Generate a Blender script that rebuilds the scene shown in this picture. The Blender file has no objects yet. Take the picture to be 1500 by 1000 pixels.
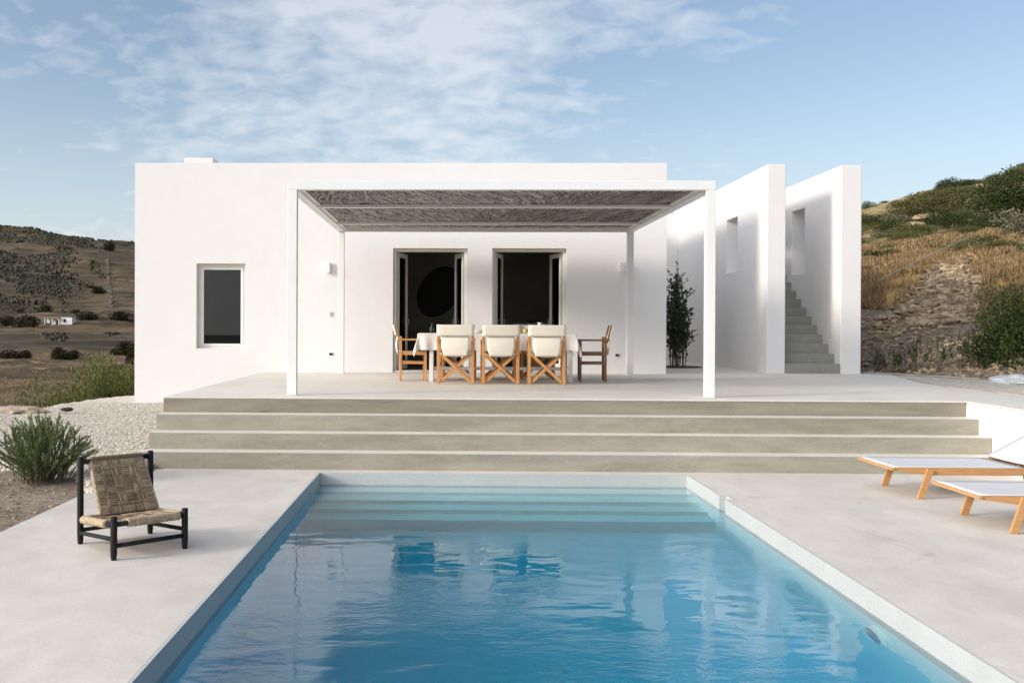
import bpy, bmesh, math, random
from mathutils import Vector, Matrix, noise, Euler
R = math.radians
PI = math.pi
random.seed(7)
SC = bpy.context.scene
COL = SC.collection

# ---------------------------------------------------------------- dimensions (metres)
RISE, TREAD = 0.1841, 0.2963
T = 4 * RISE                       # terrace level
YF = 6.796                         # facade plane
HX0, HX1 = -5.905, 3.974
HTOP = T + 3.881
PX0, PX1, PY1, PY0 = -1.413, 2.546, -1.121, -10.6   # pool
WL = -0.128                        # water level
CAM = Vector((0, -12.2, 1.5929))
SUN_AZ = math.atan2(0.40, 0.916)   # direction light travels, from +X towards +Y
SUN_EL = R(20)

# ---------------------------------------------------------------- material helpers
def newmat(name):
    m = bpy.data.materials.new(name); m.use_nodes = True
    nt = m.node_tree; b = nt.nodes['Principled BSDF']
    return m, nt, b
def N(nt, t, **kw):
    n = nt.nodes.new(t)
    for k, v in kw.items():
        if k.startswith('i_'):
            n.inputs[k[2:].replace('_', ' ')].default_value = v
        else: setattr(n, k, v)
    return n
def coords(nt, kind='Object', scale=(1, 1, 1)):
    tc = N(nt, 'ShaderNodeTexCoord'); mp = N(nt, 'ShaderNodeMapping')
    mp.inputs['Scale'].default_value = scale
    nt.links.new(tc.outputs[kind], mp.inputs['Vector'])
    return mp.outputs['Vector']
def noisetex(nt, vec, scale, detail=5, rough=0.55, dist=0.0):
    n = N(nt, 'ShaderNodeTexNoise')
    n.inputs['Scale'].default_value = scale; n.inputs['Detail'].default_value = detail
    n.inputs['Roughness'].default_value = rough; n.inputs['Distortion'].default_value = dist
    if vec is not None: nt.links.new(vec, n.inputs['Vector'])
    return n.outputs['Fac']
def ramp(nt, fac, stops):
    r = N(nt, 'ShaderNodeValToRGB'); cr = r.color_ramp
    while len(cr.elements) < len(stops): cr.elements.new(0.5)
    for e, (p, c) in zip(cr.elements, stops):
        e.position = p; e.color = (*c, 1) if len(c) == 3 else c
    nt.links.new(fac, r.inputs['Fac'])
    return r.outputs['Color']
def g(v): return (v, v, v)
def mix(nt, fac, a, b, mode='MIX'):
    m = N(nt, 'ShaderNodeMix', data_type='RGBA', blend_type=mode)
    for sock, val in ((0, fac), (6, a), (7, b)):
        if hasattr(val, 'links') or isinstance(val, bpy.types.NodeSocket): nt.links.new(val, m.inputs[sock])
        else: m.inputs[sock].default_value = val if sock == 0 else (*val, 1)
    return m.outputs[2]
def bump(nt, b, h, strength, dist=0.01, normal=None):
    bp = N(nt, 'ShaderNodeBump'); bp.inputs['Strength'].default_value = strength
    bp.inputs['Distance'].default_value = dist
    nt.links.new(h, bp.inputs['Height'])
    if normal is not None: nt.links.new(normal, bp.inputs['Normal'])
    nt.links.new(bp.outputs['Normal'], b.inputs['Normal'])
    return bp.outputs['Normal']
def simple(name, col, rough=0.6, var=0.12, scale=6, bstr=0.1, bscale=60, bdist=0.003, stretch=(1, 1, 1), metal=0.0, kind='Object'):
    m, nt, b = newmat(name)
    v = coords(nt, kind, stretch)
    f = noisetex(nt, v, scale)
    c = ramp(nt, f, [(0.3, tuple(x * (1 - var) for x in col)), (0.7, tuple(min(1, x * (1 + var)) for x in col))])
    nt.links.new(c, b.inputs['Base Color'])
    b.inputs['Roughness'].default_value = rough; b.inputs['Metallic'].default_value = metal
    if bstr: bump(nt, b, noisetex(nt, v, bscale, 3), bstr, bdist)
    return m
def foliage(name, dark, light, trans=0.25):
    m, nt, b = newmat(name)
    ge = N(nt, 'ShaderNodeNewGeometry')
    c = ramp(nt, ge.outputs['Random Per Island'], [(0.0, dark), (0.65, tuple((a + b_) / 2 for a, b_ in zip(dark, light))), (1.0, light)])
    nt.links.new(c, b.inputs['Base Color'])
    b.inputs['Roughness'].default_value = 0.55
    b.inputs['Specular IOR Level'].default_value = 0.12
    out = nt.nodes['Material Output']
    tr = N(nt, 'ShaderNodeBsdfTranslucent'); nt.links.new(c, tr.inputs['Color'])
    ms = N(nt, 'ShaderNodeMixShader'); ms.inputs[0].default_value = trans
    nt.links.new(b.outputs[0], ms.inputs[1]); nt.links.new(tr.outputs[0], ms.inputs[2])
    nt.links.new(ms.outputs[0], out.inputs['Surface'])
    return m

# ---- stucco
def stucco(name, col):
    m, nt, b = newmat(name)
    v = coords(nt)
    f1 = noisetex(nt, v, 0.7, 4); f2 = noisetex(nt, v, 5, 6, 0.6)
    c = ramp(nt, f1, [(0.3, tuple(x * 0.965 for x in col)), (0.7, col)])
    c = mix(nt, 0.35, c, ramp(nt, f2, [(0.35, tuple(x * 0.95 for x in col)), (0.65, col)]))
    nt.links.new(c, b.inputs['Base Color']); b.inputs['Roughness'].default_value = 0.85
    b.inputs['Specular IOR Level'].default_value = 0.2
    bump(nt, b, noisetex(nt, v, 2.2, 7, 0.62), 0.22, 0.03)
    return m
M_WHITE = stucco('white_stucco', (0.79, 0.775, 0.76))
def N_div(nt, s_, d):
    m_ = N(nt, 'ShaderNodeMath', operation='DIVIDE'); nt.links.new(s_, m_.inputs[0]); m_.inputs[1].default_value = d
    return m_.outputs[0]
# ---- concrete
def concrete(name, c0, c1, stain=None, s1=0.55, s2=3.5, rough=0.7, stretch=(1, 1, 1), marks=()):
    m, nt, b = newmat(name)
    v = coords(nt, 'Object', stretch)
    f1 = noisetex(nt, v, s1, 6, 0.6, 0.6); f2 = noisetex(nt, v, s2, 8, 0.65, 0.3); f3 = noisetex(nt, v, 60, 3)
    c = ramp(nt, f1, [(0.32, c0), (0.68, c1)])
    c = mix(nt, 0.45, c, ramp(nt, f2, [(0.3, c0), (0.7, c1)]))
    c = mix(nt, 0.10, c, ramp(nt, f3, [(0.3, g(0.25)), (0.7, g(0.9))]))
    if stain:
        f4 = noisetex(nt, v, 1.3, 7, 0.7, 1.5)
        c = mix(nt, ramp(nt, f4, [(0.60, g(0)), (0.74, g(0.55))]), c, stain)
    for (mx, my, rx, ry, mc, ms) in marks:     # spilt and scuffed spots with a shape of their own
        mm = N(nt, 'ShaderNodeMapping'); mm.inputs['Location'].default_value = (-mx / rx, -my / ry, 0); mm.inputs['Scale'].default_value = (1 / rx, 1 / ry, 0)
        nt.links.new(coords(nt), mm.inputs['Vector'])
        ln = N(nt, 'ShaderNodeVectorMath', operation='LENGTH'); nt.links.new(mm.outputs[0], ln.inputs[0])
        wob = N(nt, 'ShaderNodeMath', operation='MULTIPLY_ADD'); nt.links.new(noisetex(nt, coords(nt), 9, 5, 0.7, 1), wob.inputs[0]); wob.inputs[1].default_value = 1.8; nt.links.new(ln.outputs['Value'], wob.inputs[2])
        c = mix(nt, ramp(nt, wob.outputs[0], [(0.85, g(ms)), (1.0, g(0))]) if False else ramp(nt, N_div(nt, wob.outputs[0], 2.2), [(0.30, g(ms)), (0.62, g(0))]), c, mc)
    if marks:
        sp_ = noisetex(nt, coords(nt), 85, 2, 0.5); c = mix(nt, ramp(nt, sp_, [(0.26, g(.5)), (0.30, g(0))]), c, (0.28, 0.24, 0.2))
    nt.links.new(c, b.inputs['Base Color'])
    rr = ramp(nt, f2, [(0.3, g(rough - 0.12)), (0.7, g(rough + 0.1))])
    nt.links.new(rr, b.inputs['Roughness']); b.inputs['Specular IOR Level'].default_value = 0.3
    bump(nt, b, f2, 0.12, 0.01)
    return m
M_DECK = concrete('deck_concrete', (0.50, 0.45, 0.39), (0.72, 0.66, 0.58), (0.44, 0.385, 0.32), stretch=(1, 0.6, 1), marks=((3.38, -4.91, .13, .12, (0.30, 0.25, 0.20), .7), (2.84, -2.5, .34, .20, (0.40, 0.33, 0.26), .55), (3.05, -2.62, .30, .10, (0.88, 0.85, 0.80), .7), (-2.6, -7.3, .5, .35, (0.42, 0.37, 0.31), .35), (4.6, -5.6, .9, .5, (0.46, 0.41, 0.35), .4)))
M_TERR = concrete('terrace_concrete', (0.57, 0.52, 0.445), (0.74, 0.69, 0.61), None)
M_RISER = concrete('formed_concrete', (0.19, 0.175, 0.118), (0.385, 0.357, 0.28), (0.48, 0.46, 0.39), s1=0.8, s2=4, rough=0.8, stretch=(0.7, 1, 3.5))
M_RISERTOP = concrete('dark_formed_concrete', (0.14, 0.115, 0.075), (0.31, 0.27, 0.20), (0.11, 0.09, 0.06), s1=0.9, s2=4, rough=0.8, stretch=(0.6, 1, 5))  # darker, mottled concrete for the first riser
M_STAIR = concrete('stair_concrete', (0.20, 0.20, 0.165), (0.30, 0.29, 0.25), None, s1=1, s2=5)
M_POOL = concrete('pool_plaster', (0.66, 0.80, 0.82), (0.74, 0.86, 0.88), None, s1=0.5, s2=3, rough=0.6)
M_RIM = concrete('rim_plaster', (0.45, 0.46, 0.44), (0.53, 0.54, 0.52), None, s1=0.8, s2=4, rough=0.6)
M_WOOD = None
M_PRISERSHADE = concrete('shaded_pool_riser', (0.46, 0.57, 0.58), (0.53, 0.65, 0.66), None, s1=0.8, s2=4, rough=0.6)  # shade of the underwater risers painted in as a darker pool plaster
def wood(name, c0, c1, rough=0.5, stretch=(1, 1, 1)):
    m, nt, b = newmat(name)
    v = coords(nt, 'Object', stretch)
    w = noisetex(nt, v, 6, 6, 0.6, 1.2); f = noisetex(nt, v, 30, 4)
    c = ramp(nt, w, [(0.25, c0), (0.75, c1)])
    c = mix(nt, 0.3, c, ramp(nt, f, [(0.35, c0), (0.65, c1)]))
    nt.links.new(c, b.inputs['Base Color']); b.inputs['Roughness'].default_value = rough
    bump(nt, b, f, 0.1, 0.002)
    return m
M_TEAK = wood('teak', (0.42, 0.185, 0.060), (0.66, 0.345, 0.130), 0.5, (2, 2, 1.2))
M_TEAK2 = wood('oiled_teak', (0.42, 0.21, 0.075), (0.60, 0.335, 0.145), 0.45, (0.6, 3, 3))
M_TEAK3 = wood('dark_teak', (0.13, 0.055, 0.022), (0.25, 0.115, 0.05), 0.5, (2, 2, 1.2))
M_BLACKW = wood('black_painted_wood', (0.006, 0.006, 0.005), (0.020, 0.019, 0.017), 0.6, (3, 3, 1))
M_BLACKW.node_tree.nodes['Principled BSDF'].inputs['Specular IOR Level'].default_value = 0.22
M_CANVAS = simple('cream_canvas', (0.80, 0.745, 0.63), 0.9, 0.05, 5, 0.25, 180, 0.002)
M_CLOTH = simple('linen', (0.76, 0.73, 0.68), 0.9, 0.05, 3, 0.3, 25, 0.006)
M_SLING = simple('white_mesh_fabric', (0.62, 0.61, 0.61), 0.75, 0.03, 5, 0.2, 220, 0.001)
M_PAINT = simple('white_painted_metal', (0.80, 0.79, 0.77), 0.4, 0.02, 3, 0.04, 30)
M_FRAME = simple('grey_painted_frame', (0.70, 0.69, 0.63), 0.45, 0.04, 4, 0.04, 30)
M_WFRAME = simple('white_painted_frame', (0.78, 0.77, 0.72), 0.45, 0.03, 4, 0.04, 30)
M_DARK = simple('dark_plastic', (0.02, 0.02, 0.02), 0.5, 0.2)
M_GREYP = simple('grey_plastic', (0.42, 0.41, 0.41), 0.5, 0.05)
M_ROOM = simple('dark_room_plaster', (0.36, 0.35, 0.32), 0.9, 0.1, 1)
M_BLKD = simple('black_lacquer', (0.008, 0.008, 0.008), 0.6, 0.2)
M_METAL = simple('steel', (0.5, 0.5, 0.5), 0.3, 0.05, metal=1.0)
M_BARK = simple('bark', (0.10, 0.075, 0.05), 0.9, 0.3, 20, 0.5, 60, 0.01)
M_STONE = concrete('field_stone', (0.20, 0.15, 0.10), (0.48, 0.38, 0.27), None, s1=1.6, s2=6, rough=0.9)
M_PALE = simple('pale_plastic_sheet', (0.50, 0.52, 0.52), 0.5, 0.1, 6, 0.4, 12, 0.02)
M_HOSE = simple('pale_hose', (0.34, 0.34, 0.30), 0.5)
M_YEL = simple('lemon', (0.55, 0.48, 0.16), 0.5)
M_FRUIT = simple('orange_fruit', (0.55, 0.20, 0.05), 0.5)
M_WICK = simple('basket', (0.16, 0.09, 0.05), 0.8, 0.3, 30)
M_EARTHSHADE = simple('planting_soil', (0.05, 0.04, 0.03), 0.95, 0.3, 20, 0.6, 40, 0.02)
M_LAMPW = simple('white_lamp_metal', (0.82, 0.81, 0.78), 0.5, 0.02)

def glassmat(name, tint, rough=0.0):
    m, nt, b = newmat(name)
    nt.nodes.remove(b)
    out = nt.nodes['Material Output']
    gl = N(nt, 'ShaderNodeBsdfGlossy'); gl.inputs['Roughness'].default_value = rough
    tr = N(nt, 'ShaderNodeBsdfTransparent'); tr.inputs['Color'].default_value = (*tint, 1)
    fr = N(nt, 'ShaderNodeFresnel'); fr.inputs['IOR'].default_value = 1.45
    ms = N(nt, 'ShaderNodeMixShader')
    nt.links.new(fr.outputs[0], ms.inputs[0]); nt.links.new(tr.outputs[0], ms.inputs[1]); nt.links.new(gl.outputs[0], ms.inputs[2])
    nt.links.new(ms.outputs[0], out.inputs['Surface'])
    return m
M_GLASS = glassmat('window_glass', (0.45, 0.47, 0.45))
M_DGLASS = glassmat('dark_door_glass', (0.22, 0.25, 0.22))

# ---- reed mat
def mk_reed():
    m, nt, b = newmat('reed_thatch')
    ge = N(nt, 'ShaderNodeNewGeometry')
    v = coords(nt, 'Object', (14, 3.0, 14))
    f = noisetex(nt, v, 2.2, 6, 0.7, 2.5)
    f2 = noisetex(nt, coords(nt, 'Object', (1, 1, 1)), 1.1, 3)
    c = ramp(nt, f, [(0.30, (0.10, 0.085, 0.07)), (0.48, (0.36, 0.33, 0.30)), (0.62, (0.66, 0.63, 0.60))])
    c = mix(nt, ramp(nt, f2, [(0.4, g(0.0)), (0.7, g(0.45))]), c, (0.24, 0.19, 0.13))
    c = mix(nt, 0.8, c, ramp(nt, ge.outputs['Random Per Island'], [(0, (0.16, 0.13, 0.11)), (0.3, (0.46, 0.43, 0.40)), (0.7, (0.80, 0.77, 0.73)), (1, (0.95, 0.93, 0.90))]))
    nt.links.new(c, b.inputs['Base Color']); b.inputs['Roughness'].default_value = 0.6
    bump(nt, b, f, 0.9, 0.04)
    return m
M_REED = mk_reed()
def mk_rope():
    m, nt, b = newmat('grass_rope')
    v = coords(nt)
    f = noisetex(nt, v, 14, 4, 0.6, 1.0); f2 = noisetex(nt, v, 160, 3)
    ge = N(nt, 'ShaderNodeNewGeometry')
    c = ramp(nt, f, [(0.3, (0.24, 0.15, 0.08)), (0.7, (0.52, 0.39, 0.24))])
    c = mix(nt, 0.5, c, ramp(nt, ge.outputs['Random Per Island'], [(0, (0.07, 0.045, 0.03)), (0.5, (0.25, 0.175, 0.12)), (1, (0.60, 0.48, 0.34))]))
    nt.links.new(c, b.inputs['Base Color']); b.inputs['Roughness'].default_value = 0.9
    bump(nt, b, f2, 0.6, 0.003)
    return m
M_ROPE = mk_rope()
M_ROPEBACK = simple('rope_backing', (0.20, 0.135, 0.085), 0.95, 0.3, 60, 0.6, 120, 0.003)
M_ROPEPALE = simple('pale_grass_rope', (0.43, 0.335, 0.22), 0.9, 0.35, 45, 0.8, 110, 0.004, (1, 1, 1))

# ---- gravel sheet
def mk_gravel():
    m, nt, b = newmat('white_gravel')
    v = coords(nt)
    vo = N(nt, 'ShaderNodeTexVoronoi'); vo.inputs['Scale'].default_value = 34
    nt.links.new(v, vo.inputs['Vector'])
    sep = N(nt, 'ShaderNodeSeparateColor'); nt.links.new(vo.outputs['Color'], sep.inputs[0])
    c = ramp(nt, sep.outputs[0], [(0.0, (0.44, 0.38, 0.30)), (0.5, (0.61, 0.55, 0.46)), (1, (0.74, 0.69, 0.61))])
    dk = ramp(nt, vo.outputs['Distance'], [(0.35, g(0)), (0.75, g(0.55))])
    c = mix(nt, dk, c, (0.40, 0.36, 0.31))
    c = mix(nt, ramp(nt, noisetex(nt, v, 1.2, 5), [(0.5, g(0)), (0.75, g(0.4))]), c, (0.62, 0.55, 0.46))
    nt.links.new(c, b.inputs['Base Color']); b.inputs['Roughness'].default_value = 0.95
    inv = N(nt, 'ShaderNodeMath', operation='SUBTRACT'); inv.inputs[0].default_value = 1
    nt.links.new(vo.outputs['Distance'], inv.inputs[1])
    bump(nt, b, inv.outputs[0], 0.9, 0.03)
    return m
M_GRAVEL = mk_gravel()
def mk_pebble():
    m, nt, b = newmat('gravel_stone')
    ge = N(nt, 'ShaderNodeNewGeometry')
    c = ramp(nt, ge.outputs['Random Per Island'], [(0, (0.38, 0.32, 0.24)), (0.4, (0.58, 0.52, 0.43)), (1, (0.76, 0.71, 0.63))])
    nt.links.new(c, b.inputs['Base Color']); b.inputs['Roughness'].default_value = 0.95
    return m
M_PEB = mk_pebble()
def mk_rubble():
    m, nt, b = newmat('rubble_stone')
    ge = N(nt, 'ShaderNodeNewGeometry'); v = coords(nt)
    c = ramp(nt, ge.outputs['Random Per Island'], [(0, (0.10, 0.075, 0.05)), (0.3, (0.24, 0.175, 0.11)), (0.7, (0.44, 0.325, 0.20)), (1, (0.62, 0.49, 0.33))])
    c = mix(nt, 0.35, c, ramp(nt, noisetex(nt, v, 9, 6, 0.65), [(0.3, (0.12, 0.09, 0.06)), (0.7, (0.52, 0.39, 0.26))]))
    nt.links.new(c, b.inputs['Base Color']); b.inputs['Roughness'].default_value = 0.95
    bump(nt, b, noisetex(nt, v, 22, 6, 0.65), 0.6, 0.03)
    return m
M_RUBBLE = mk_rubble()
M_FARWALL = simple('weathered_wall_stone', (0.13, 0.11, 0.085), 0.95, 0.5, 0.8)

# ---- terrain: ground kinds come from the attribute 'kindmap' (r bank soil, g dry grass, b scrub)
def mk_terrain():
    m, nt, b = newmat('island_ground')
    at = N(nt, 'ShaderNodeAttribute'); at.attribute_name = 'kindmap'
    sep = N(nt, 'ShaderNodeSeparateColor'); nt.links.new(at.outputs['Color'], sep.inputs[0])
    v = coords(nt)
    fine = noisetex(nt, v, 7, 7, 0.65); mid = noisetex(nt, v, 0.9, 7, 0.65, 0.4); big = noisetex(nt, v, 0.045, 8, 0.62, 0.5)
    vfar = coords(nt, 'Object', (0.006, 0.006, 0.16))
    band = noisetex(nt, vfar, 1.6, 7, 0.6, 0.35)
    # far brown slopes with terrace bands
    far = ramp(nt, band, [(0.36, (0.045, 0.038, 0.026)), (0.42, (0.17, 0.12, 0.08)), (0.46, (0.07, 0.055, 0.038)), (0.50, (0.23, 0.16, 0.10)), (0.54, (0.08, 0.062, 0.042)), (0.58, (0.20, 0.14, 0.09)), (0.64, (0.10, 0.075, 0.05))])
    far = mix(nt, ramp(nt, noisetex(nt, v, 0.02, 8, 0.68), [(0.48, g(0)), (0.60, g(0.6))]), far, (0.055, 0.050, 0.032))
    far = mix(nt, ramp(nt, noisetex(nt, v, 0.11, 7, 0.7), [(0.56, g(0)), (0.62, g(0.8))]), far, (0.042, 0.044, 0.024))
    soil = ramp(nt, mix(nt, 0.5, fine, mid), [(0.35, (0.13, 0.10, 0.075)), (0.6, (0.29, 0.235, 0.18)), (0.75, (0.42, 0.35, 0.27))])
    dryv = coords(nt, 'Object', (3, 3, 0.8))
    dry = ramp(nt, mix(nt, 0.5, noisetex(nt, dryv, 4, 6, 0.7), mid), [(0.34, (0.16, 0.10, 0.045)), (0.52, (0.36, 0.235, 0.095)), (0.70, (0.52, 0.365, 0.175))])
    scrub = ramp(nt, mix(nt, 0.5, noisetex(nt, v, 0.35, 7, 0.7), fine), [(0.38, (0.075, 0.075, 0.030)), (0.46, (0.20, 0.16, 0.07)), (0.53, (0.37, 0.27, 0.14)), (0.66, (0.46, 0.35, 0.21))])
    jit = N(nt, 'ShaderNodeMath', operation='MULTIPLY_ADD'); nt.links.new(mid, jit.inputs[0]); jit.inputs[1].default_value = 1.6; jit.inputs[2].default_value = -0.8
    def mask(sock):
        ad = N(nt, 'ShaderNodeMath', operation='ADD'); nt.links.new(sock, ad.inputs[0]); nt.links.new(jit.outputs[0], ad.inputs[1])
        return ramp(nt, ad.outputs[0], [(0.40, g(0)), (0.60, g(1))])
    far = mix(nt, 1.0, far, (0.86, 0.86, 0.80), 'MULTIPLY')
    c = mix(nt, mask(sep.outputs[2]), far, scrub)
    c = mix(nt, mask(sep.outputs[1]), c, dry)
    c = mix(nt, mask(sep.outputs[0]), c, soil)
    nt.links.new(c, b.inputs['Base Color']); b.inputs['Roughness'].default_value = 1.0
    b.inputs['Specular IOR Level'].default_value = 0.1
    n1 = bump(nt, b, mid, 0.7, 0.25)
    bump(nt, b, fine, 0.7, 0.05, n1)
    return m
M_TERRAIN = mk_terrain()
M_LEAF_ROS = foliage('rosemary_leaf', (0.10, 0.135, 0.050), (0.31, 0.36, 0.16))
M_LEAF_OLV = foliage('dark_glossy_leaf', (0.020, 0.032, 0.016), (0.12, 0.145, 0.080), 0.2)
M_LEAF_BUSH = foliage('bush_leaf', (0.055, 0.075, 0.020), (0.21, 0.22, 0.07))
M_LEAF_DARK = foliage('dark_bush_leaf', (0.018, 0.030, 0.010), (0.075, 0.095, 0.030), 0.15)
M_LEAF_HILL = foliage('hill_scrub_leaf', (0.055, 0.064, 0.022), (0.185, 0.175, 0.070), 0.2)
M_LEAF_GREY = foliage('grey_scrub_leaf', (0.10, 0.10, 0.06), (0.24, 0.22, 0.14), 0.15)
M_LEAF_FAR = foliage('far_scrub_leaf', (0.030, 0.028, 0.014), (0.062, 0.055, 0.027), 0.0)
M_LEAF_OLE = foliage('oleander_leaf', (0.020, 0.036, 0.016), (0.085, 0.12, 0.055), 0.15)
M_STRAW = foliage('dry_straw', (0.21, 0.135, 0.065), (0.52, 0.375, 0.20), 0.3)

# ---- water
def mk_water():
    m, nt, b = newmat('pool_water')
    b.inputs['Base Color'].default_value = (1, 1, 1, 1)
    b.inputs['Transmission Weight'].default_value = 1.0
    b.inputs['IOR'].default_value = 1.333
    b.inputs['Roughness'].default_value = 0.0
    v = coords(nt, 'Object', (1.0, 1.7, 1))
    n1 = noisetex(nt, v, 2.3, 2, 0.45, 0.3); n2 = noisetex(nt, v, 14, 3, 0.55, 0.3)
    patch = noisetex(nt, coords(nt), 0.55, 3, 0.5)
    amp = ramp(nt, patch, [(0.42, g(0.05)), (0.62, g(1.0))])
    mu = N(nt, 'ShaderNodeMath', operation='MULTIPLY'); nt.links.new(n2, mu.inputs[0]); nt.links.new(amp, mu.inputs[1])
    ad = N(nt, 'ShaderNodeMath', operation='MULTIPLY_ADD'); nt.links.new(mu.outputs[0], ad.inputs[0]); ad.inputs[1].default_value = 0.46; nt.links.new(n1, ad.inputs[2])
    bump(nt, b, ad.outputs[0], 1.0, 0.006)
    va = N(nt, 'ShaderNodeVolumeAbsorption'); va.inputs['Color'].default_value = (0.018, 0.765, 0.878, 1); va.inputs['Density'].default_value = 0.95
    nt.links.new(va.outputs[0], nt.nodes['Material Output'].inputs['Volume'])
    return m
M_WATER = mk_water()

# ---------------------------------------------------------------- mesh helpers
class MB:
    def __init__(s): s.v = []; s.f = []; s.mi = []
    def add(s, vs, fs, mi=0):
        o = len(s.v); s.v += [tuple(p) for p in vs]; s.f += [tuple(i + o for i in f) for f in fs]; s.mi += [mi] * len(fs)
    def box(s, x0, x1, y0, y1, z0, z1, mi=0):
        s.add([(x0, y0, z0), (x1, y0, z0), (x1, y1, z0), (x0, y1, z0), (x0, y0, z1), (x1, y0, z1), (x1, y1, z1), (x0, y1, z1)],
              [(0, 3, 2, 1), (4, 5, 6, 7), (0, 1, 5, 4), (1, 2, 6, 5), (2, 3, 7, 6), (3, 0, 4, 7)], mi)
    def bar(s, a, b, w, h, up=(0, 0, 1), mi=0):
        a, b = Vector(a), Vector(b); d = (b - a).normalized(); u = Vector(up)
        sd = d.cross(u)
        if sd.length < 1e-4: sd = d.cross(Vector((0, 1, 0)))
        sd.normalize(); u = sd.cross(d).normalized()
        vs = []
        for p in (a, b):
            for i, j in ((-1, -1), (1, -1), (1, 1), (-1, 1)): vs.append(p + sd * w / 2 * i + u * h / 2 * j)
        s.add(vs, [(0, 1, 2, 3), (7, 6, 5, 4), (0, 4, 5, 1), (1, 5, 6, 2), (2, 6, 7, 3), (3, 7, 4, 0)], mi)
    def tube(s, pts, rad, n=8, cap=True, mi=0):
        pts = [Vector(p) for p in pts]; rs = rad if isinstance(rad, (list, tuple)) else [rad] * len(pts)
        vs = []; fs = []
        ref = Vector((0, 0, 1))
        for i, p in enumerate(pts):
            d = (pts[min(i + 1, len(pts) - 1)] - pts[max(i - 1, 0)]).normalized()
            if abs(d.dot(ref)) > 0.95: ref = Vector((1, 0, 0)) if abs(d.x) < 0.9 else Vector((0, 1, 0))
            x = d.cross(ref).normalized(); y = d.cross(x)
            for k in range(n):
                a = 2 * PI * k / n; vs.append(p + (x * math.cos(a) + y * math.sin(a)) * rs[i])
        for i in range(len(pts) - 1):
            for k in range(n):
                k2 = (k + 1) % n; fs.append((i * n + k, i * n + k2, (i + 1) * n + k2, (i + 1) * n + k))
        if cap: fs.append(tuple(range(n))[::-1]); fs.append(tuple((len(pts) - 1) * n + k for k in range(n)))
        s.add(vs, fs, mi)
    def lathe(s, c, prof, n=20, mi=0, sx=1, sy=1):
        vs = []; fs = []
        for r, z in prof:
            for k in range(n):
                a = 2 * PI * k / n; vs.append((c[0] + r * math.cos(a) * sx, c[1] + r * math.sin(a) * sy, c[2] + z))
        for i in range(len(prof) - 1):
            for k in range(n):
                k2 = (k + 1) % n; fs.append((i * n + k, i * n + k2, (i + 1) * n + k2, (i + 1) * n + k))
        fs.append(tuple(range(n))[::-1]); fs.append(tuple((len(prof) - 1) * n + k for k in range(n)))
        s.add(vs, fs, mi)
    def build(s, name, mats, parent=None, loc=None, bevel=0, smooth=False, recalc=True):
        me = bpy.data.meshes.new(name); me.from_pydata(s.v, [], s.f)
        if not isinstance(mats, (list, tuple)): mats = [mats]
        for m in mats: me.materials.append(m)
        for p, i in zip(me.polygons, s.mi): p.material_index = i
        if recalc:
            bm = bmesh.new(); bm.from_mesh(me); bmesh.ops.recalc_face_normals(bm, faces=bm.faces); bm.to_mesh(me); bm.free()
        if smooth:
            for p in me.polygons: p.use_smooth = True
        o = bpy.data.objects.new(name, me); COL.objects.link(o)
        if parent: o.parent = parent
        if loc: o.location = loc
        if bevel:
            b = o.modifiers.new('bevel', 'BEVEL'); b.width = bevel; b.segments = 2; b.limit_method = 'ANGLE'; b.angle_limit = R(40)
        return o
def gridslab(us, vs, filled, t0, t1, axis, mb=None, mi=0):
    """us, vs: sorted coordinates; filled(uc, vc) -> bool; thickness t0..t1 along axis."""
    mb = mb or MB()
    def P(u, v, t):
        return {'x': (t, u, v), 'y': (u, t, v), 'z': (u, v, t)}[axis]
    idx = {}; V = []; F = []
    def vid(i, j, k):
        if (i, j, k) not in idx:
            idx[(i, j, k)] = len(V); V.append(P(us[i], vs[j], (t0, t1)[k]))
        return idx[(i, j, k)]
    nu, nv = len(us) - 1, len(vs) - 1
    fl = [[filled((us[i] + us[i + 1]) / 2, (vs[j] + vs[j + 1]) / 2) for j in range(nv)] for i in range(nu)]
    at = lambda i, j: 0 <= i < nu and 0 <= j < nv and fl[i][j]
    for i in range(nu):
        for j in range(nv):
            if not fl[i][j]: continue
            for k in (0, 1): F.append(tuple(vid(a, b, k) for a, b in ((i, j), (i + 1, j), (i + 1, j + 1), (i, j + 1))))
            if not at(i - 1, j): F.append((vid(i, j, 0), vid(i, j + 1, 0), vid(i, j + 1, 1), vid(i, j, 1)))
            if not at(i + 1, j): F.append((vid(i + 1, j, 0), vid(i + 1, j + 1, 0), vid(i + 1, j + 1, 1), vid(i + 1, j, 1)))
            if not at(i, j - 1): F.append((vid(i, j, 0), vid(i + 1, j, 0), vid(i + 1, j, 1), vid(i, j, 1)))
            if not at(i, j + 1): F.append((vid(i, j + 1, 0), vid(i + 1, j + 1, 0), vid(i + 1, j + 1, 1), vid(i, j + 1, 1)))
    mb.add(V, F, mi)
    return mb
def holes(hs): return lambda u, v: not any(a < u < b and c < v < d for a, b, c, d in hs)
def tag(o, label, cat, group=None):
    o['label'] = label; o['category'] = cat
    if group: o['group'] = group
    return o
def thing(name, label, cat, loc=(0, 0, 0), rz=0, group=None):
    o = bpy.data.objects.new(name, None); COL.objects.link(o)
    o.location = loc; o.rotation_euler = (0, 0, rz); o.empty_display_size = 0.1
    return tag(o, label, cat, group)
def structure(o): o['kind'] = 'structure'; return o
def stuff(o, label, cat): o['kind'] = 'stuff'; return tag(o, label, cat)
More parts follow.
